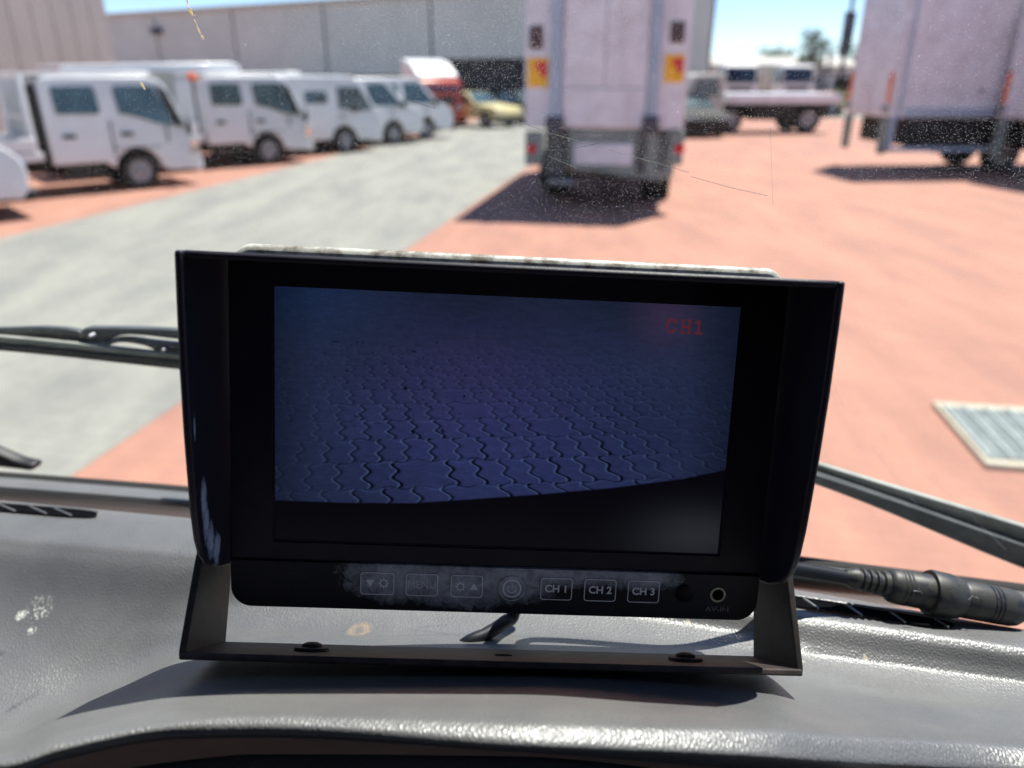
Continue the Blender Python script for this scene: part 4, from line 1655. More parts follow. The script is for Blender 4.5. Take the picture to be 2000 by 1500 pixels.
for x in (-0.6, 0.55):
    st = thing_part('seat', cab)
    q = MB()
    vs = [cabp(xx, yy, zz) for zz in (-0.85, -0.72) for yy in (-1.0, -0.5) for xx in (x - 0.25, x + 0.25)]
    q.add(vs, [(0, 2, 3, 1), (4, 5, 7, 6), (0, 1, 5, 4), (2, 6, 7, 3), (0, 4, 6, 2), (1, 3, 7, 5)])
    q.build('seat_cushion', seatm, st, bevel=0.04)
    q = MB()
    vs = [cabp(xx, yy, zz) for zz in (-0.72, -0.05) for yy in (-1.15, -1.0) for xx in (x - 0.24, x + 0.24)]
    q.add(vs, [(0, 2, 3, 1), (4, 5, 7, 6), (0, 1, 5, 4), (2, 6, 7, 3), (0, 4, 6, 2), (1, 3, 7, 5)])
    q.build('backrest', seatm, st, bevel=0.04)
    q = MB()
    vs = [cabp(xx, yy, zz) for zz in (-1.3, -0.85) for yy in (-0.95, -0.55) for xx in (x - 0.2, x + 0.2)]
    q.add(vs, [(0, 2, 3, 1), (4, 5, 7, 6), (0, 1, 5, 4), (2, 6, 7, 3), (0, 4, 6, 2), (1, 3, 7, 5)])
    q.build('seat_base', seatm, st)

# ================================================================ the monitor
MR = Matrix(((0.99842189, 0.0467009, 0.03118891), (0.01945095, 0.23342198, -0.97218097), (-0.0526819, 0.97125342, 0.23214524)))
# local x right, y up the screen, z out of the screen
MT = Vector((-0.00253471, 0.2266138, EYE - 0.10971974))
MW = Matrix.Translation(MT) @ MR.to_4x4()
mon = thing('monitor', 'black hooded monitor on a U bracket, its screen showing blue paving and CH1', 'monitor')
mon.matrix_world = MW
mm = 0.001


def mon_mat(name, base, rough, bump=0.00006, bs=2500, smear=None, smearcol=(0.16, 0.17, 0.22), spec=0.4):
    m = mat(name, base, rough, var=0.25, scale=40, bump=bump, bscale=bs, spec=spec)
    if smear:
        nt = m.node_tree
        N, Lk = nt.nodes, nt.links
        b = N['Principled BSDF']
        src = b.inputs['Base Color'].links[0].from_socket
        mask = smear(N, Lk)
        mx = N.new('ShaderNodeMixRGB')
        Lk.new(mask, mx.inputs[0])
        Lk.new(src, mx.inputs[1])
        mx.inputs[2].default_value = (*smearcol, 1)
        Lk.new(mx.outputs[0], b.inputs['Base Color'])
    return m


def node_math(N, Lk, op, a, b=None, c=None):
    n = N.new('ShaderNodeMath')
    n.operation = op
    for i, v in enumerate((a, b, c)):
        if v is None:
            continue
        if isinstance(v, (int, float)):
            n.inputs[i].default_value = v
        else:
            Lk.new(v, n.inputs[i])
    return n.outputs[0]


def smear_blob(blobs, thr=0.5, soft=0.12, sc=(260, 260, 260), grain=1.0):
    def fn(N, Lk):
        tc = N.new('ShaderNodeTexCoord')
        sp = N.new('ShaderNodeSeparateXYZ')
        Lk.new(tc.outputs['Object'], sp.inputs[0])
        tot = None
        for (cx, cy, rx, ry) in blobs:
            a = node_math(N, Lk, 'DIVIDE', node_math(N, Lk, 'SUBTRACT', sp.outputs[0], cx * mm), rx * mm)
            b = node_math(N, Lk, 'DIVIDE', node_math(N, Lk, 'SUBTRACT', sp.outputs[1], cy * mm), ry * mm)
            d = node_math(N, Lk, 'ADD', node_math(N, Lk, 'MULTIPLY', a, a), node_math(N, Lk, 'MULTIPLY', b, b))
            e = node_math(N, Lk, 'MAXIMUM', node_math(N, Lk, 'SUBTRACT', 1.0, d), 0.0)
            tot = e if tot is None else node_math(N, Lk, 'MAXIMUM', tot, e)
        mp = N.new('ShaderNodeMapping')
        mp.inputs['Scale'].default_value = sc
        Lk.new(tc.outputs['Object'], mp.inputs[0])
        nz = N.new('ShaderNodeTexNoise')
        nz.inputs['Scale'].default_value = 1
        nz.inputs['Detail'].default_value = 9
        nz.inputs['Roughness'].default_value = 0.75
        nz.inputs['Distortion'].default_value = 0.6
        Lk.new(mp.outputs[0], nz.inputs[0])
        v = node_math(N, Lk, 'ADD', node_math(N, Lk, 'MULTIPLY', tot, 0.55), node_math(N, Lk, 'MULTIPLY', nz.outputs[0], grain))
        mr = N.new('ShaderNodeMapRange')
        mr.inputs['From Min'].default_value = thr + 0.3
        mr.inputs['From Max'].default_value = thr + 0.3 + soft
        Lk.new(v, mr.inputs['Value'])
        g = node_math(N, Lk, 'GREATER_THAN', tot, 0.001)
        return node_math(N, Lk, 'MULTIPLY', mr.outputs[0], g)
    return fn


M['case'] = mon_mat('monitor_case_front', (0.016, 0.015, 0.023), 0.5, spec=0.3, smear=smear_blob(
    [(-33, -55, 26, 11), (-12, -56, 24, 12), (6, -54, 20, 11), (22, -51, 26, 7), (40, -51, 26, 6.5), (52, -52, 16, 6)], thr=0.33, soft=0.55), smearcol=(0.50, 0.52, 0.60))
M['hood'] = mon_mat('sun_hood_plastic', (0.019, 0.017, 0.029), 0.45, spec=0.35)
M['hoodL'] = mon_mat('sun_hood_scuffed', (0.019, 0.017, 0.029), 0.45, spec=0.35)
M['bezel'] = mon_mat('screen_bezel', (0.019, 0.017, 0.029), 0.5, spec=0.3)
M['caseback'] = mat('worn_pale_case', (0.55, 0.55, 0.49), 0.5, c2=(0.16, 0.14, 0.11), scale=130, lo=0.40, hi=0.56, detail=8, bump=0.00008, bscale=900)
M['print'] = mat('grey_print', (0.78, 0.78, 0.84), 0.6)
M['printdim'] = mat('dim_grey_print', (0.60, 0.60, 0.66), 0.6)
M['printfaint'] = mat('faint_print', (0.2, 0.2, 0.22), 0.6)
M['bracket'] = mat('bracket_black', (0.010, 0.009, 0.009), 0.6, spec=0.3, c2=(0.028, 0.024, 0.021), scale=300, lo=0.45, hi=0.75, bump=0.00006, bscale=3000)
M['bracketplate'] = mat('bracket_brown', (0.06, 0.045, 0.042), 0.6, spec=0.3, c2=(0.03, 0.024, 0.022), scale=120, bump=0.00006, bscale=3000)  # brown reflection on the plate put into its base colour


def mbuild(q, name, m, parent=None, **k):
    return q.build(name, m, parent or mon, **k)


def z_prism(q, poly, z0, z1, s=mm):
    q.prism([(a * s, b * s) for a, b in poly], z0 * s, z1 * s, lambda p, q_, t_: (p, q_, t_))
    return q


# rear case
q = z_prism(MB(), rounded(-91.5, 92, -66.5, 56.6, 7, 8), -30, -1.2)
mbuild(q, 'rear_case', M['caseback'], bevel=0.002, seg=3)
# front frame with an opening for the screen: four bars butted end to end, then the control strip
fr = [(-91.5, -77.6, -50, 53), (77.6, 92, -50, 53), (-77.6, 77.6, 43.8, 53), (-77.6, 77.6, -50, -43.8)]
q = MB()
for x0, x1, y0, y1 in fr:
    q.box(x0 * mm, x1 * mm, y0 * mm, y1 * mm, -1.0 * mm, 0.8 * mm)
mbuild(q, 'screen_bezel', M['bezel'])
q = MB()
for x0, x1, y0, y1 in ((-77.6, -77.1, -43.8, 43.8), (77.1, 77.6, -43.8, 43.8), (-77.1, 77.1, 43.3, 43.8), (-77.1, 77.1, -43.8, -43.3)):
    q.box(x0 * mm, x1 * mm, y0 * mm, y1 * mm, -1.0 * mm, 0.0)
mbuild(q, 'bezel_lip', M['hood'])
strip = [p for p in rounded(-91.5, 92, -66.8, -40, 7, 8)]
strip = [(a, min(b, -50.1)) for a, b in strip]
q = z_prism(MB(), strip, -1.1, 2.2)
mbuild(q, 'control_panel', M['case'], bevel=0.0006)

# ---- screen picture as colours on a fine grid
NX, NY = 520, 292
uu, vv = np.meshgrid(np.linspace(0, 1, NX), np.linspace(0, 1, NY))      # v downwards from the top
u0, vh = 0.27, -0.42
den = (vv - vh)
# slight barrel of the camera lens
bu = uu + 0.05 * (uu - 0.5) * (vv - 0.9) ** 2
Xg = (bu - u0) / den
Yg = 1.0 / den
ang = R(7)
Xr = Xg * math.cos(ang) + (Yg - 0.8) * math.sin(ang) * 0.5
Yr = Yg - Xg * math.tan(ang) * 0.9
rowh, colw = 0.084, 0.055
rowi = np.floor(Yr / rowh)
fy = Yr / rowh - rowi
wob = 0.0035 * np.sin(Xr * 105)


def hsh(a, b):
    s = np.sin(a * 12.9898 + b * 78.233) * 43758.5453
    return s - np.floor(s)


tri = np.clip(3.0 * np.abs(((fy * 2.0 + 0.25) % 1.0) - 0.5) - 0.75, -0.5, 0.5)
xz = Xr + tri * 0.0108 * (0.8 + 0.4 * hsh(rowi, 5)) + (rowi % 2) * colw / 2 + (hsh(rowi, 3) - .5) * 0.016 + 0.004 * np.sin(Yr * 37)
ci = np.round(xz / colw)
dx = (xz - ci * colw)
ysh = (Yr + wob * 1.3) / rowh
dy = (ysh - np.round(ysh)) * rowh
# widths in picture units
wX = dx * den
wY = dy * den ** 2
near = np.clip((vv - 0.14) / 0.5, 0, 1) ** 1.1
keepv = (hsh(rowi, ci) > 0.10).astype(float)
lw = 0.0046
vd = np.exp(-((wX) / lw) ** 2) * keepv * (0.6 + 0.4 * hsh(ci, rowi + 9))
vl = np.exp(-((wX + 0.0062) / 0.0024) ** 2) * keepv
hd = np.exp(-((wY) / 0.0026) ** 2) * (0.5 + 0.4 * np.sin(Xr * 60 + rowi * 2.1))
hl = np.exp(-((wY + 0.006) / 0.0028) ** 2) * (0.35 + 0.3 * np.sin(Xr * 45 + rowi * 4))


def vnoise(x, y, seed):
    xi, yi = np.floor(x).astype(int), np.floor(y).astype(int)
    fx, fy_ = x - xi, y - yi
    fx, fy_ = fx * fx * (3 - 2 * fx), fy_ * fy_ * (3 - 2 * fy_)
    h = lambda a, b: hsh(a + seed * 17.0, b - seed * 5.0)
    return (h(xi, yi) * (1 - fx) + h(xi + 1, yi) * fx) * (1 - fy_) + (h(xi, yi + 1) * (1 - fx) + h(xi + 1, yi + 1) * fx) * fy_


streaks = vnoise(uu * 40 + 3 * vv, vv * 110, 1) * 0.5 + vnoise(uu * 90, vv * 200, 2) * 0.5
blot = vnoise(uu * 5, vv * 4, 3)
r0 = np.array([0.030, 0.034, 0.098])
c = np.ones((NY, NX, 3)) * r0
glow = np.exp(-(((uu - 0.5) / 0.42) ** 2 + ((vv - 0.62) / 0.42) ** 2))
c[..., 0] = 0.017 + 0.010 * glow + 0.006 * np.exp(-(((uu - .42) / .2) ** 2 + ((vv - .3) / .25) ** 2))
c[..., 1] = 0.026 + 0.010 * glow - 0.003 * np.exp(-(((uu - .42) / .2) ** 2 + ((vv - .3) / .25) ** 2))
c[..., 2] = 0.058 + 0.062 * glow
tl_ = np.exp(-((uu / 0.2) ** 2 + (vv / 0.16) ** 2))
c[..., 2] += 0.05 * tl_
c[..., 1] += 0.012 * tl_
c *= (0.86 + 0.28 * (streaks - 0.5) + 0.2 * (blot - 0.5))[..., None] * (0.93 + 0.14 * (vnoise(uu * 260, vv * 150, 5)))[..., None]
edge = np.clip(np.minimum(np.minimum(uu, 1 - uu) / 0.10, 1), 0, 1) * 0.45 + 0.55
topf = np.clip(vv / 0.25, 0, 1) * 0.3 + 0.7
c *= (edge * topf)[..., None]
amp = near * np.clip((uu) / 0.22, 0.25, 1) * np.clip((1 - uu) / 0.25, 0.35, 1)
c *= (1 - 0.96 * np.clip(vd * amp * 1.15 + hd * amp * 0.9, 0, 1))[..., None]
c += (vl * amp)[..., None] * np.array([0.035, 0.06, 0.11]) * (0.5 + 0.5 * vnoise(uu * 130, vv * 90, 8))[..., None] + (hl * amp)[..., None] * np.array([0.02, 0.035, 0.08])
dots = ((vnoise(uu * 110, vv * 80, 11) > 0.93) & (uu > 0.12) & (uu < 0.45) & (vv > 0.18) & (vv < 0.55))
c[dots] *= 0.25
# lower edge of the picture: the bumper of the truck, black, with a faint pale bloom at the right
bl = np.interp(uu[0], [0, 0.15, 0.3, 0.45, 0.6, 0.75, 0.9, 1.0], [0.835, 0.836, 0.828, 0.800, 0.770, 0.735, 0.690, 0.645])
m2 = np.clip((vv - bl[None, :]) / 0.006, 0, 1)[..., None]
bloom = np.exp(-(((uu - 0.95) / 0.13) ** 2 + ((vv - 0.93) / 0.12) ** 2))[..., None]
c = c * (1 - m2) + m2 * (np.array([0.0015, 0.0013, 0.003]) + bloom * np.array([0.020, 0.023, 0.028]))
# pink bloom at the top right corner of the picture
pk = np.exp(-(((uu - 0.84) / 0.07) ** 2 + ((vv - 0.03) / 0.14) ** 2))[..., None]
c = c + pk * np.array([0.022, 0.009, 0.022])
# on screen letters in red
def seg(x0, y0, x1, y1, w):
    px_, py_ = uu * 154.1, vv * 86.6
    dxs, dys = x1 - x0, y1 - y0
    L2 = dxs * dxs + dys * dys + 1e-9
    t_ = np.clip(((px_ - x0) * dxs + (py_ - y0) * dys) / L2, 0, 1)
    return np.hypot(px_ - x0 - t_ * dxs, py_ - y0 - t_ * dys) < w


lx, ly = 129.6, 5.1
ink = np.zeros_like(uu, bool)
h_ = 4.3
for a in ((3.0, 1.0, 3.0, 0.1), (3.0, 0.8, 2.2, 0.05), (2.2, 0.05, 1.2, 0.05), (1.2, 0.05, 0.3, 1.0), (0.3, 1.0, 0.3, 3.3), (0.3, 3.3, 1.2, 4.2), (1.2, 4.2, 2.2, 4.2), (2.2, 4.2, 3.0, 3.4),
          (5.0, 0, 6.0, 0), (5.5, 0, 5.5, 4.2), (5.0, 4.2, 6.0, 4.2), (7.2, 0, 8.2, 0), (7.7, 0, 7.7, 4.2), (7.2, 4.2, 8.2, 4.2), (5.5, 2.1, 7.7, 2.1),
          (9.8, 0.9, 10.9, 0), (10.9, 0, 10.9, 4.2), (9.9, 4.2, 11.9, 4.2)):
    ink |= seg(lx + a[0], ly + a[1], lx + a[2], ly + a[3], 0.26)
c[ink] = (0.115, 0.016, 0.016)
c = np.clip(c, 0, 1)

q_me = bpy.data.meshes.new('screen')
vx = np.stack([(uu - 0.5) * 154.1 * mm, (0.5 - vv) * 86.6 * mm, np.full_like(uu, -0.0004)], -1).reshape(-1, 3)
ii = np.arange((NY - 1) * (NX - 1))
ri, cj = ii // (NX - 1), ii % (NX - 1)
base_i = ri * NX + cj
quads = np.stack([base_i, base_i + NX, base_i + NX + 1, base_i + 1], -1)
q_me.vertices.add(len(vx))
q_me.vertices.foreach_set('co', vx.ravel())
q_me.loops.add(quads.size)
q_me.loops.foreach_set('vertex_index', quads.ravel())
q_me.polygons.add(len(quads))
q_me.polygons.foreach_set('loop_start', np.arange(len(quads)) * 4)
q_me.update(calc_edges=True)
ca = q_me.color_attributes.new('picture', 'FLOAT_COLOR', 'POINT')
ca.data.foreach_set('color', np.concatenate([c.reshape(-1, 3), np.ones((NX * NY, 1))], 1).astype(np.float32).ravel())
sm = bpy.data.materials.new('lit_lcd')
sm.use_nodes = True
nt = sm.node_tree
b = nt.nodes['Principled BSDF']
b.inputs['Base Color'].default_value = (0.004, 0.004, 0.006, 1)
b.inputs['Roughness'].default_value = 0.3
b.inputs['Specular IOR Level'].default_value = 0.12
at = nt.nodes.new('ShaderNodeVertexColor')
at.layer_name = 'picture'
nt.links.new(at.outputs[0], b.inputs['Emission Color'])
b.inputs['Emission Strength'].default_value = 0.43
q_me.materials.append(sm)
so_ = bpy.data.objects.new('screen', q_me)
col.objects.link(so_)
so_.parent = mon

# ---- sun hood: a top plate and two cheeks of 2 mm sheet, deeper at the top
cheek = [(-52.5, 1), (-50, 9), (-45.5, 18), (-40, 23.5), (-34, 26.3), (-24, 28.6), (0, 31.8), (20, 33.6), (40, 34.6), (50.5, 35), (53.5, 35), (53.5, -3), (-52.5, -3)]
for s, mt_ in ((-1, 'hoodL'), (1, 'hood')):
    q = MB()
    x0, x1 = (92.2, 94.6)
    q.prism([(a * mm, b * mm) for a, b in cheek], s * x0 * mm, s * x1 * mm, lambda p, q_, t_: (t_, p, q_))
    ck = mbuild(q, 'hood_cheek', M[mt_], bevel=0.0009, seg=3)
q = MB()
vs, fs = [], []
nxs = 24
for i in range(nxs + 1):
    x = -92.1 + 184.2 * i / nxs
    sag = 0
    for (y, z) in ((53.6, 35), (51.4, 35), (51.2, -3), (53.4, -3)):
        vs.append((x * mm, (y + sag) * mm, z * mm))
for i in range(nxs):
    for k in range(4):
        fs.append((i * 4 + k, i * 4 + (k + 1) % 4, (i + 1) * 4 + (k + 1) % 4, (i + 1) * 4 + k))
fs += [(0, 1, 2, 3), (nxs * 4, nxs * 4 + 1, nxs * 4 + 2, nxs * 4 + 3)]
q.add(vs, fs)
mbuild(q, 'hood_top', M['hood'], bevel=0.0008, seg=2)
# scuffs of paint worn to blue grey on the left cheek
nt = M['hoodL'].node_tree
N, Lk = nt.nodes, nt.links
b = N['Principled BSDF']
tc = N.new('ShaderNodeTexCoord')
sp = N.new('ShaderNodeSeparateXYZ')
Lk.new(tc.outputs['Object'], sp.inputs[0])
yy_, zz_ = sp.outputs[1], sp.outputs[2]
tot = None
for (cy, cz, ry, rz_) in ((-22, 23, 9, 3.0), (-30, 21.5, 9, 3.0), (-37, 18, 8, 4), (-42, 13, 7, 4.5), (2, 29, 5, .8)):
    a = node_math(N, Lk, 'DIVIDE', node_math(N, Lk, 'SUBTRACT', yy_, cy * mm), ry * mm)
    d_ = node_math(N, Lk, 'DIVIDE', node_math(N, Lk, 'SUBTRACT', zz_, cz * mm), rz_ * mm)
    d = node_math(N, Lk, 'ADD', node_math(N, Lk, 'MULTIPLY', a, a), node_math(N, Lk, 'MULTIPLY', d_, d_))
    e = node_math(N, Lk, 'MAXIMUM', node_math(N, Lk, 'SUBTRACT', 1.0, d), 0.0)
    tot = e if tot is None else node_math(N, Lk, 'MAXIMUM', tot, e)
nz = N.new('ShaderNodeTexNoise')
nz.inputs['Scale'].default_value = 450
nz.inputs['Detail'].default_value = 8
nz.inputs['Roughness'].default_value = 0.75
Lk.new(tc.outputs['Object'], nz.inputs[0])
v = node_math(N, Lk, 'ADD', node_math(N, Lk, 'MULTIPLY', tot, 0.5), nz.outputs[0])
mr = N.new('ShaderNodeMapRange')
mr.inputs['From Min'].default_value = 0.62
mr.inputs['From Max'].default_value = 0.95
Lk.new(v, mr.inputs['Value'])
gt = node_math(N, Lk, 'MULTIPLY', mr.outputs[0], node_math(N, Lk, 'GREATER_THAN', tot, 0.001))
src = b.inputs['Base Color'].links[0].from_socket
mx = N.new('ShaderNodeMixRGB')
Lk.new(gt, mx.inputs[0])
Lk.new(src, mx.inputs[1])
mx.inputs[2].default_value = (0.42, 0.49, 0.62, 1)
Lk.new(mx.outputs[0], b.inputs['Base Color'])


# ---- controls
def outline(q, poly, w, z0, z1):
    """a frame of width w along a closed polygon (mm)"""
    n = len(poly)
    cx, cy = sum(p[0] for p in poly) / n, sum(p[1] for p in poly) / n
    inner = []
    for i in range(n):
        a, b_, c_ = Vector(poly[i - 1]), Vector(poly[i]), Vector(poly[(i + 1) % n])
        e1 = (b_ - a).normalized() if (b_ - a).length > 1e-6 else Vector((1, 0))
        e2 = (c_ - b_).normalized() if (c_ - b_).length > 1e-6 else e1
        nrm = Vector((-(e1 + e2).y, (e1 + e2).x))
        nrm.normalize()
        if nrm.dot(Vector((cx, cy)) - b_) < 0:
            nrm = -nrm
        inner.append(tuple(b_ + nrm * w))
    vs = [(x * mm, y * mm, z1 * mm) for x, y in poly] + [(x * mm, y * mm, z1 * mm) for x, y in inner]
    vs += [(x * mm, y * mm, z0 * mm) for x, y in poly] + [(x * mm, y * mm, z0 * mm) for x, y in inner]
    fs = []
    for i in range(n):
        j = (i + 1) % n
        fs += [(i, j, n + j, n + i), (i, 2 * n + i, 2 * n + j, j), (n + i, n + j, 3 * n + j, 3 * n + i)]
    q.add(vs, fs)


def text_mesh(name, body, x, y, size, z, parent, m, bold=0.0, sx=1.0, align='CENTER'):
    cu = bpy.data.curves.new(name, 'FONT')
    cu.body = body
    cu.size = size * mm
    cu.align_x = align
    cu.align_y = 'CENTER'
    cu.extrude = 0.00003
    cu.offset = bold * mm
    cu.resolution_u = 3
    tmp = bpy.data.objects.new('tmp', cu)
    col.objects.link(tmp)
    dg = bpy.context.evaluated_depsgraph_get()
    me = bpy.data.meshes.new_from_object(tmp.evaluated_get(dg))
    bpy.data.objects.remove(tmp)
    me.name = name
    me.transform(Matrix.Translation((x * mm, y * mm, z * mm)) @ Matrix.Diagonal((sx, 1, 1, 1)))
    me.materials.clear()
    me.materials.append(m)
    o = bpy.data.objects.new(name, me)
    col.objects.link(o)
    o.parent = parent
    return o


def sun_icon(q, cx, cy, r, z0, z1):
    ring = [(cx + r * math.cos(2 * math.pi * k / 20), cy + r * math.sin(2 * math.pi * k / 20)) for k in range(20)]
    outline(q, ring, 0.28, z0, z1)
    for k in range(8):
        a = 2 * math.pi * k / 8 + R(22.5) * 0
        d, s = (math.cos(a), math.sin(a)), (-math.sin(a), math.cos(a))
        p0, p1 = r * 1.0, r * 1.65
        poly = [(cx + d[0] * p0 + s[0] * .35, cy + d[1] * p0 + s[1] * .35), (cx + d[0] * p1, cy + d[1] * p1), (cx + d[0] * p0 - s[0] * .35, cy + d[1] * p0 - s[1] * .35)]
        q.prism([(a_ * mm, b_ * mm) for a_, b_ in poly], z0 * mm, z1 * mm, lambda p, q_, t_: (p, q_, t_))


ZB = 2.2
BY0, BY1 = -61.2, -52.8
btn = [(-47.4, -35.5, 'down'), (-31.8, -20.4, 'menu'), (-16.3, -4.9, 'up'), (14.9, 26.3, 'CH 1'), (30.2, 41.7, 'CH 2'), (45.5, 57.0, 'CH 3')]
for x0, x1, kind in btn:
    y0, y1 = BY0, BY1
    q = z_prism(MB(), rounded(x0, x1, y0, y1, 1.2, 4), ZB - 0.1, ZB + 0.35)
    bt = mbuild(q, 'button', M['case'], bevel=0.00025)
    q = MB()
    outline(q, rounded(x0 + .15, x1 - .15, y0 + .15, y1 - .15, 1.1, 4), 0.28, ZB + 0.33, ZB + 0.40)
    mbuild(q, 'button_outline', M['print'], bt)
    cx, cy = (x0 + x1) / 2, (y0 + y1) / 2
    if kind in ('down', 'up'):
        q = MB()
        if kind == 'down':
            tri_ = [(cx - 4.0, cy + 1.3), (cx - 1.0, cy + 1.3), (cx - 2.5, cy - 1.2)]
            sx_ = cx + 2.2
        else:
            tri_ = [(cx + 1.0, cy - 1.2), (cx + 4.0, cy - 1.2), (cx + 2.5, cy + 1.2)]
            sx_ = cx - 2.2
        q.prism([(a * mm, b_ * mm) for a, b_ in tri_], (ZB + 0.33) * mm, (ZB + 0.42) * mm, lambda p, q_, t_: (p, q_, t_))
        sun_icon(q, sx_, cy + (0.2 if kind == 'down' else -0.2), 1.25, ZB + 0.33, ZB + 0.42)
        mbuild(q, 'button_symbol', M['print'], bt)
    elif kind == 'menu':
        text_mesh('button_lettering', 'MENU', cx, cy, 4.0, ZB + 0.40, bt, M['printdim'], 0.0, 0.9)
    else:
        text_mesh('button_lettering', kind, cx, cy, 3.7, ZB + 0.40, bt, M['print'], 0.09, 1.0)
# round power button
q = MB()
q.tube([(5.1 * mm, -57.2 * mm, 2.1 * mm), (5.1 * mm, -57.2 * mm, 2.8 * mm)], [4.6 * mm, 4.3 * mm], 36)
pb = mbuild(q, 'power_button', M['case'], smooth=True)
for rr, wd in ((4.5, 0.12), (3.3, 0.5)):
    q = MB()
    outline(q, [(5.1 + rr * math.cos(2 * math.pi * k / 36), -57.2 + rr * math.sin(2 * math.pi * k / 36)) for k in range(36)], wd, 2.75, 2.9)
    mbuild(q, 'button_ring', M['print'], pb)
q = MB()
for k in range(13):
    a0 = R(125 + 290 * k / 13)
    a1 = R(125 + 290 * (k + 1) / 13)
    poly = [(5.1 + r_ * math.cos(a), -57.3 + r_ * math.sin(a)) for r_, a in ((1.3, a0), (1.3, a1), (1.6, a1), (1.6, a0))]
    q.prism([(a * mm, b_ * mm) for a, b_ in poly], 2.78 * mm, 2.9 * mm, lambda p, q_, t_: (p, q_, t_))
q.box(4.95 * mm, 5.25 * mm, -57.2 * mm, -55.3 * mm, 2.78 * mm, 2.9 * mm)
mbuild(q, 'power_symbol', M['print'], pb)
# infrared eye and AV socket
q = MB()
q.tube([(65.9 * mm, -57.2 * mm, 2.0 * mm), (65.9 * mm, -57.2 * mm, 2.5 * mm), (65.9 * mm, -57.2 * mm, 2.9 * mm)], [3.3 * mm, 3.2 * mm, 2.4 * mm], 28)
mbuild(q, 'infrared_eye', mat('dark_lens', (0.006, 0.005, 0.007), 0.5, spec=0.2), smooth=True)
ringm = mat('tarnished_ring', (0.42, 0.42, 0.33), 0.45, metal=0.5, var=0.3, scale=400)
q = MB()
outline(q, [(77.6 + 2.75 * math.cos(2 * math.pi * k / 32), -57.3 + 2.75 * math.sin(2 * math.pi * k / 32)) for k in range(32)], 0.68, 2.1, 2.7)
av = mbuild(q, 'av_socket', ringm)
q = MB()
q.tube([(77.6 * mm, -57.3 * mm, 2.15 * mm), (77.6 * mm, -57.3 * mm, 2.25 * mm)], [2.05 * mm, 2.05 * mm], 24)
mbuild(q, 'socket_hole', M['ventdark'], av)
text_mesh('av_lettering', 'AV-IN', 77.9, -62.9, 2.6, 2.25, mon, M['printfaint'], 0.0, 1.25)
# speaker holes
q = MB()
for r_i in range(4):
    for c_i in range(11):
        x, y = -80.0 + c_i * 2.65, -52.4 - r_i * 2.2
        q.tube([(x * mm, y * mm, 2.15 * mm), (x * mm, y * mm, 2.26 * mm)], [0.55 * mm, 0.55 * mm], 10)
mbuild(q, 'speaker_grille', M['bezel'])
for y in (-53.0, -57.0):
    q = MB()
    q.box(-90 * mm, -86.4 * mm, (y - .6) * mm, (y + .6) * mm, 2.1 * mm, 2.35 * mm)
    mbuild(q, 'indicator_light', M['bezel'])
q = MB()
q.tube([(0, 50.6 * mm, 35.05 * mm), (0, 50.6 * mm, 35.2 * mm)], [0.4 * mm, 0.35 * mm], 10)

# ---- U bracket
plate = [(-72.2, 24.4), (-88.0, -12.0)]        # front and rear edge as (y, z)
d = Vector((plate[1][0] - plate[0][0], plate[1][1] - plate[0][1])).normalized()
nn_ = Vector((-d.y, d.x))
if nn_.x > 0:
    nn_ = -nn_                                  # downwards
th_ = 2.2
br = thing_part('bracket', mon)
f0, f1 = Vector(plate[0]), Vector(plate[1])
poly = [tuple(f0), tuple(f1), tuple(f1 + nn_ * th_), tuple(f0 + nn_ * th_)]
q = MB()
q.prism([(a * mm, b_ * mm) for a, b_ in poly], -100.4 * mm, 100.4 * mm, lambda p, q_, t_: (t_, p, q_))
mbuild(q, 'bracket_plate', M['bracketplate'], br, bevel=0.0006)
for s in (-1, 1):
    side = [(-74.0, 24.0), (-72.0, 23.6), (-49.0, 10.0), (-14, -14), (-4, -20), (2, -28), (-4, -34), (-14, -34), (-63.5, -19.5), (-88.5, -12.5), (-90, -13)]
    q = MB()
    q.prism([(a * mm, b_ * mm) for a, b_ in side], s * 98.6 * mm, s * 100.9 * mm, lambda p, q_, t_: (t_, p, q_))
    mbuild(q, 'bracket_arm', M['bracket'], br, bevel=0.0008, seg=3)
    q = MB()
    q.tube([(s * 92 * mm, -8 * mm, -22 * mm), (s * 101 * mm, -8 * mm, -22 * mm), (s * 101.5 * mm, -8 * mm, -22 * mm), (s * 108 * mm, -8 * mm, -22 * mm)], [4 * mm, 4 * mm, 8 * mm, 7 * mm], 18)
    mbuild(q, 'pivot_knob', M['bezel'], br, smooth=True)
# screws with washers on the plate
pm = (f0 * 0.55 + f1 * 0.45)
up_ = -nn_
for x in (-62.5, 66.5):
    q = MB()
    c = lambda h: (x * mm, (pm.x + up_.x * h) * mm, (pm.y + up_.y * h) * mm)
    q.tube([c(0), c(0.2), c(1.0), c(1.2), c(2.0), c(2.6), c(2.7)], [5.6 * mm, 6.0 * mm, 5.7 * mm, 3.6 * mm, 3.2 * mm, 1.8 * mm, 0.5 * mm], 24)
    mbuild(q, 'screw', M['bracket'], br, smooth=True)
q = MB()
q.tube([(3 * mm, (pm.x + up_.x * .05) * mm, (pm.y + up_.y * .05) * mm), (3 * mm, (pm.x + up_.x * .12) * mm, (pm.y + up_.y * .12) * mm)], [3.2 * mm, 3.2 * mm], 20)
mbuild(q, 'screw_hole', M['ventdark'], br)

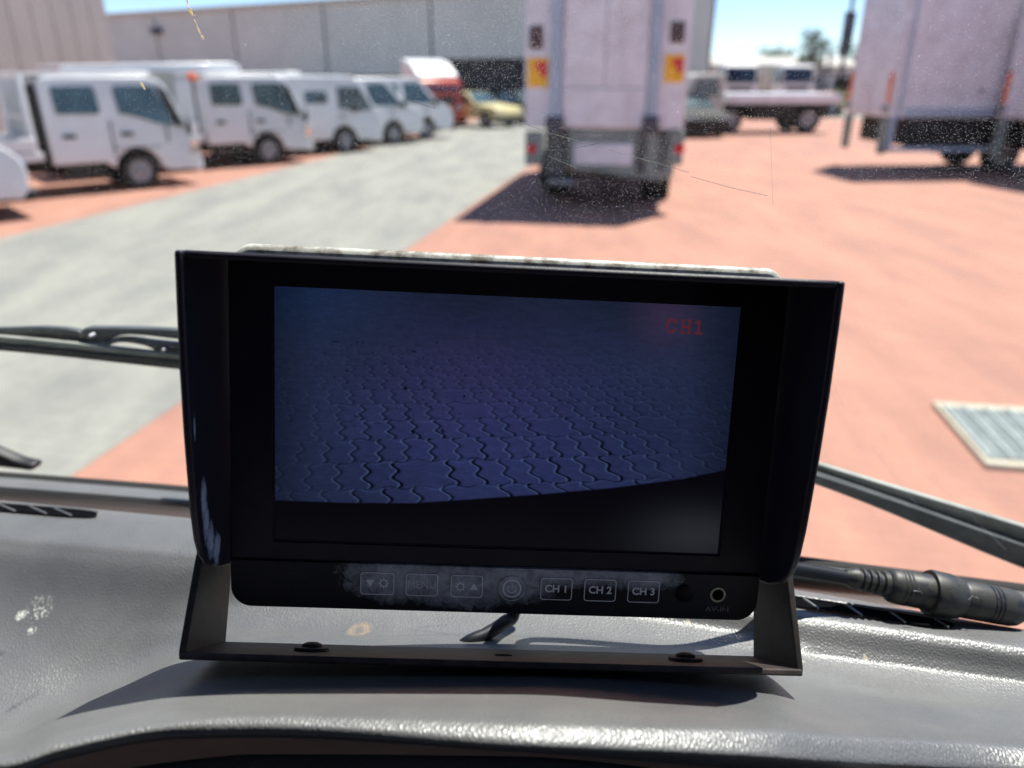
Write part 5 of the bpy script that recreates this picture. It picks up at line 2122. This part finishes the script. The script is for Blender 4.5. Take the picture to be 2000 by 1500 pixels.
# ================================================================ cable with its plug
cb = thing('video_cable', 'black cable with a ribbed screw plug lying on the dashboard right of the monitor', 'cable', at_z(1560, 1170, EYE - .2))
M['cable'] = mat('cable_black', (0.012, 0.014, 0.02), 0.5, spec=0.3, var=0.2, scale=100)
M['plug'] = mat('plug_black', (0.014, 0.016, 0.024), 0.48, spec=0.4, c2=(0.04, 0.04, 0.036), scale=220, lo=0.5, hi=0.62, bump=0.00005, bscale=1500)
inv = Vector(cb.location)
DC = 0.312
PS = 0.87


def cp(px, py, d=DC):
    return at_depth(px, py, d) - inv


def cable_part(q, name, m=None, **k):
    return q.build(name, m or M['cable'], cb, smooth=True, **k)


# from the back of the monitor to the plug
w0 = MW @ Vector((0.012, -0.030, -0.031)) - inv
w1 = MW @ Vector((0.012, -0.040, -0.045)) - inv
pts_k = [MW @ Vector((0.03, -0.02, -0.029)) - inv, MW @ Vector((0.035, -0.022, -0.040)) - inv, cp(1350, 1090, .295), cp(1480, 1102, .304), cp(1560, 1112, .309), cp(1665, 1130, DC)]


def smooth_path(K, n=10):
    K = [Vector(k) for k in K]
    out = []
    for i in range(len(K) - 1):
        p0, p1, p2, p3 = K[max(i - 1, 0)], K[i], K[i + 1], K[min(i + 2, len(K) - 1)]
        for k in range(n):
            t_ = k / n
            out.append(0.5 * ((2 * p1) + (-p0 + p2) * t_ + (2 * p0 - 5 * p1 + 4 * p2 - p3) * t_ ** 2 + (-p0 + 3 * p1 - 3 * p2 + p3) * t_ ** 3))
    out.append(K[-1])
    return out


q = MB()
q.tube(smooth_path(pts_k), 0.0029, 14)
cable_part(q, 'cable')
pa, pb_ = cp(1655, 1127), cp(2060, 1203)
ax = pb_ - pa
Lp = ax.length
P_ = lambda px: pa + ax * ((px - 1655) / 405)


def lathe(prof, n=28):
    q = MB()
    q.tube([P_(a) for a, _ in prof], [r * mm * PS for _, r in prof], n)
    return q


cable_part(lathe([(1650, 3.4), (1655, 4.0), (1664, 5.0), (1672, 5.2), (1674, 4.2), (1679, 4.2), (1681, 5.4), (1686, 5.4), (1688, 4.3), (1692, 4.3), (1694, 5.5), (1699, 5.5), (1701, 4.5), (1705, 4.5), (1707, 5.7), (1712, 5.7), (1714, 4.7), (1719, 4.7), (1721, 6.0), (1733, 6.2)]), 'strain_relief', M['plug'])
cable_part(lathe([(1729, 5.8), (1733, 7.2), (1738, 8.0), (1746, 8.4), (1752, 8.5), (1754, 8.1), (1756, 8.5), (1760, 8.5), (1762, 8.1), (1764, 8.5), (1768, 8.5), (1770, 8.1), (1772, 8.4), (1815, 8.7)]), 'plug_body', M['plug'])
cable_part(lathe([(1811, 8.6), (1812, 10.6), (1816, 11.0), (1850, 10.7), (1866, 10.0), (1872, 9.2), (1876, 8.4)]), 'plug_collar', M['plug'])
cable_part(lathe([(1874, 8.7), (1880, 9.2), (1921, 9.1), (1923, 8.6), (1925, 9.1), (1929, 9.1), (1931, 8.6), (1933, 9.1), (1937, 9.1), (1939, 8.6), (1941, 9.1), (1968, 8.9), (1980, 8.3), (1988, 7.0), (1990, 5.2)]), 'socket_body', M['plug'])
cable_part(lathe([(1989, 4.6), (1996, 4.9), (2000, 4.2), (2004, 4.9), (2008, 4.2), (2012, 4.8), (2016, 4.1), (2022, 4.5), (2040, 3.5)]), 'strain_relief', mat('dusty_relief', (0.2, 0.2, 0.19), 0.6, var=0.5, scale=300))
q = MB()
q.tube(smooth_path([P_(2038), P_(2100), P_(2250), P_(2500) + Vector((0.02, 0, -0.02))]), 0.003, 12)
cable_part(q, 'cable')
# moulded arrow marks on the plug
vdir = -(ray(1800, 1165).normalized())


def plug_mark(pts):
    q = MB()
    for a, b_ in zip(pts, pts[1:]):
        r1 = [at_depth(a[0], a[1], DC - 0.0091) - inv, at_depth(b_[0], b_[1], DC - 0.0091) - inv]
        q.tube(r1, 0.00022, 5)
    return cable_part(q, 'arrow_mark', M['printfaint'])


plug_mark([(1784, 1154), (1797, 1155)])
plug_mark([(1794, 1150), (1802, 1160)])
plug_mark([(1892, 1172), (1901, 1163)])
plug_mark([(1903, 1166), (1911, 1168)])

# cable shape added in place of a curved shadow behind the bracket
c2 = thing('shadow_cable', 'dark cable shape standing in for a curved shadow on the dashboard under the screen', 'cable', at_z(960, 1235, EYE - .21))
iv = Vector(c2.location)
q = MB()
K = [MW @ Vector((0.010, -0.045, -0.030)) - iv, MW @ Vector((0.012, -0.055, -0.040)) - iv, at_z(1005, 1192, EYE - .205) - iv, at_z(985, 1215, EYE - .2075) - iv,
     at_z(950, 1238, EYE - .2085) - iv, at_z(918, 1252, EYE - .2095) - iv, at_z(895, 1268, EYE - .2140) - iv]
q.tube(smooth_path(K), 0.0027, 12)
q.build('cable', M['cable'], c2, smooth=True)
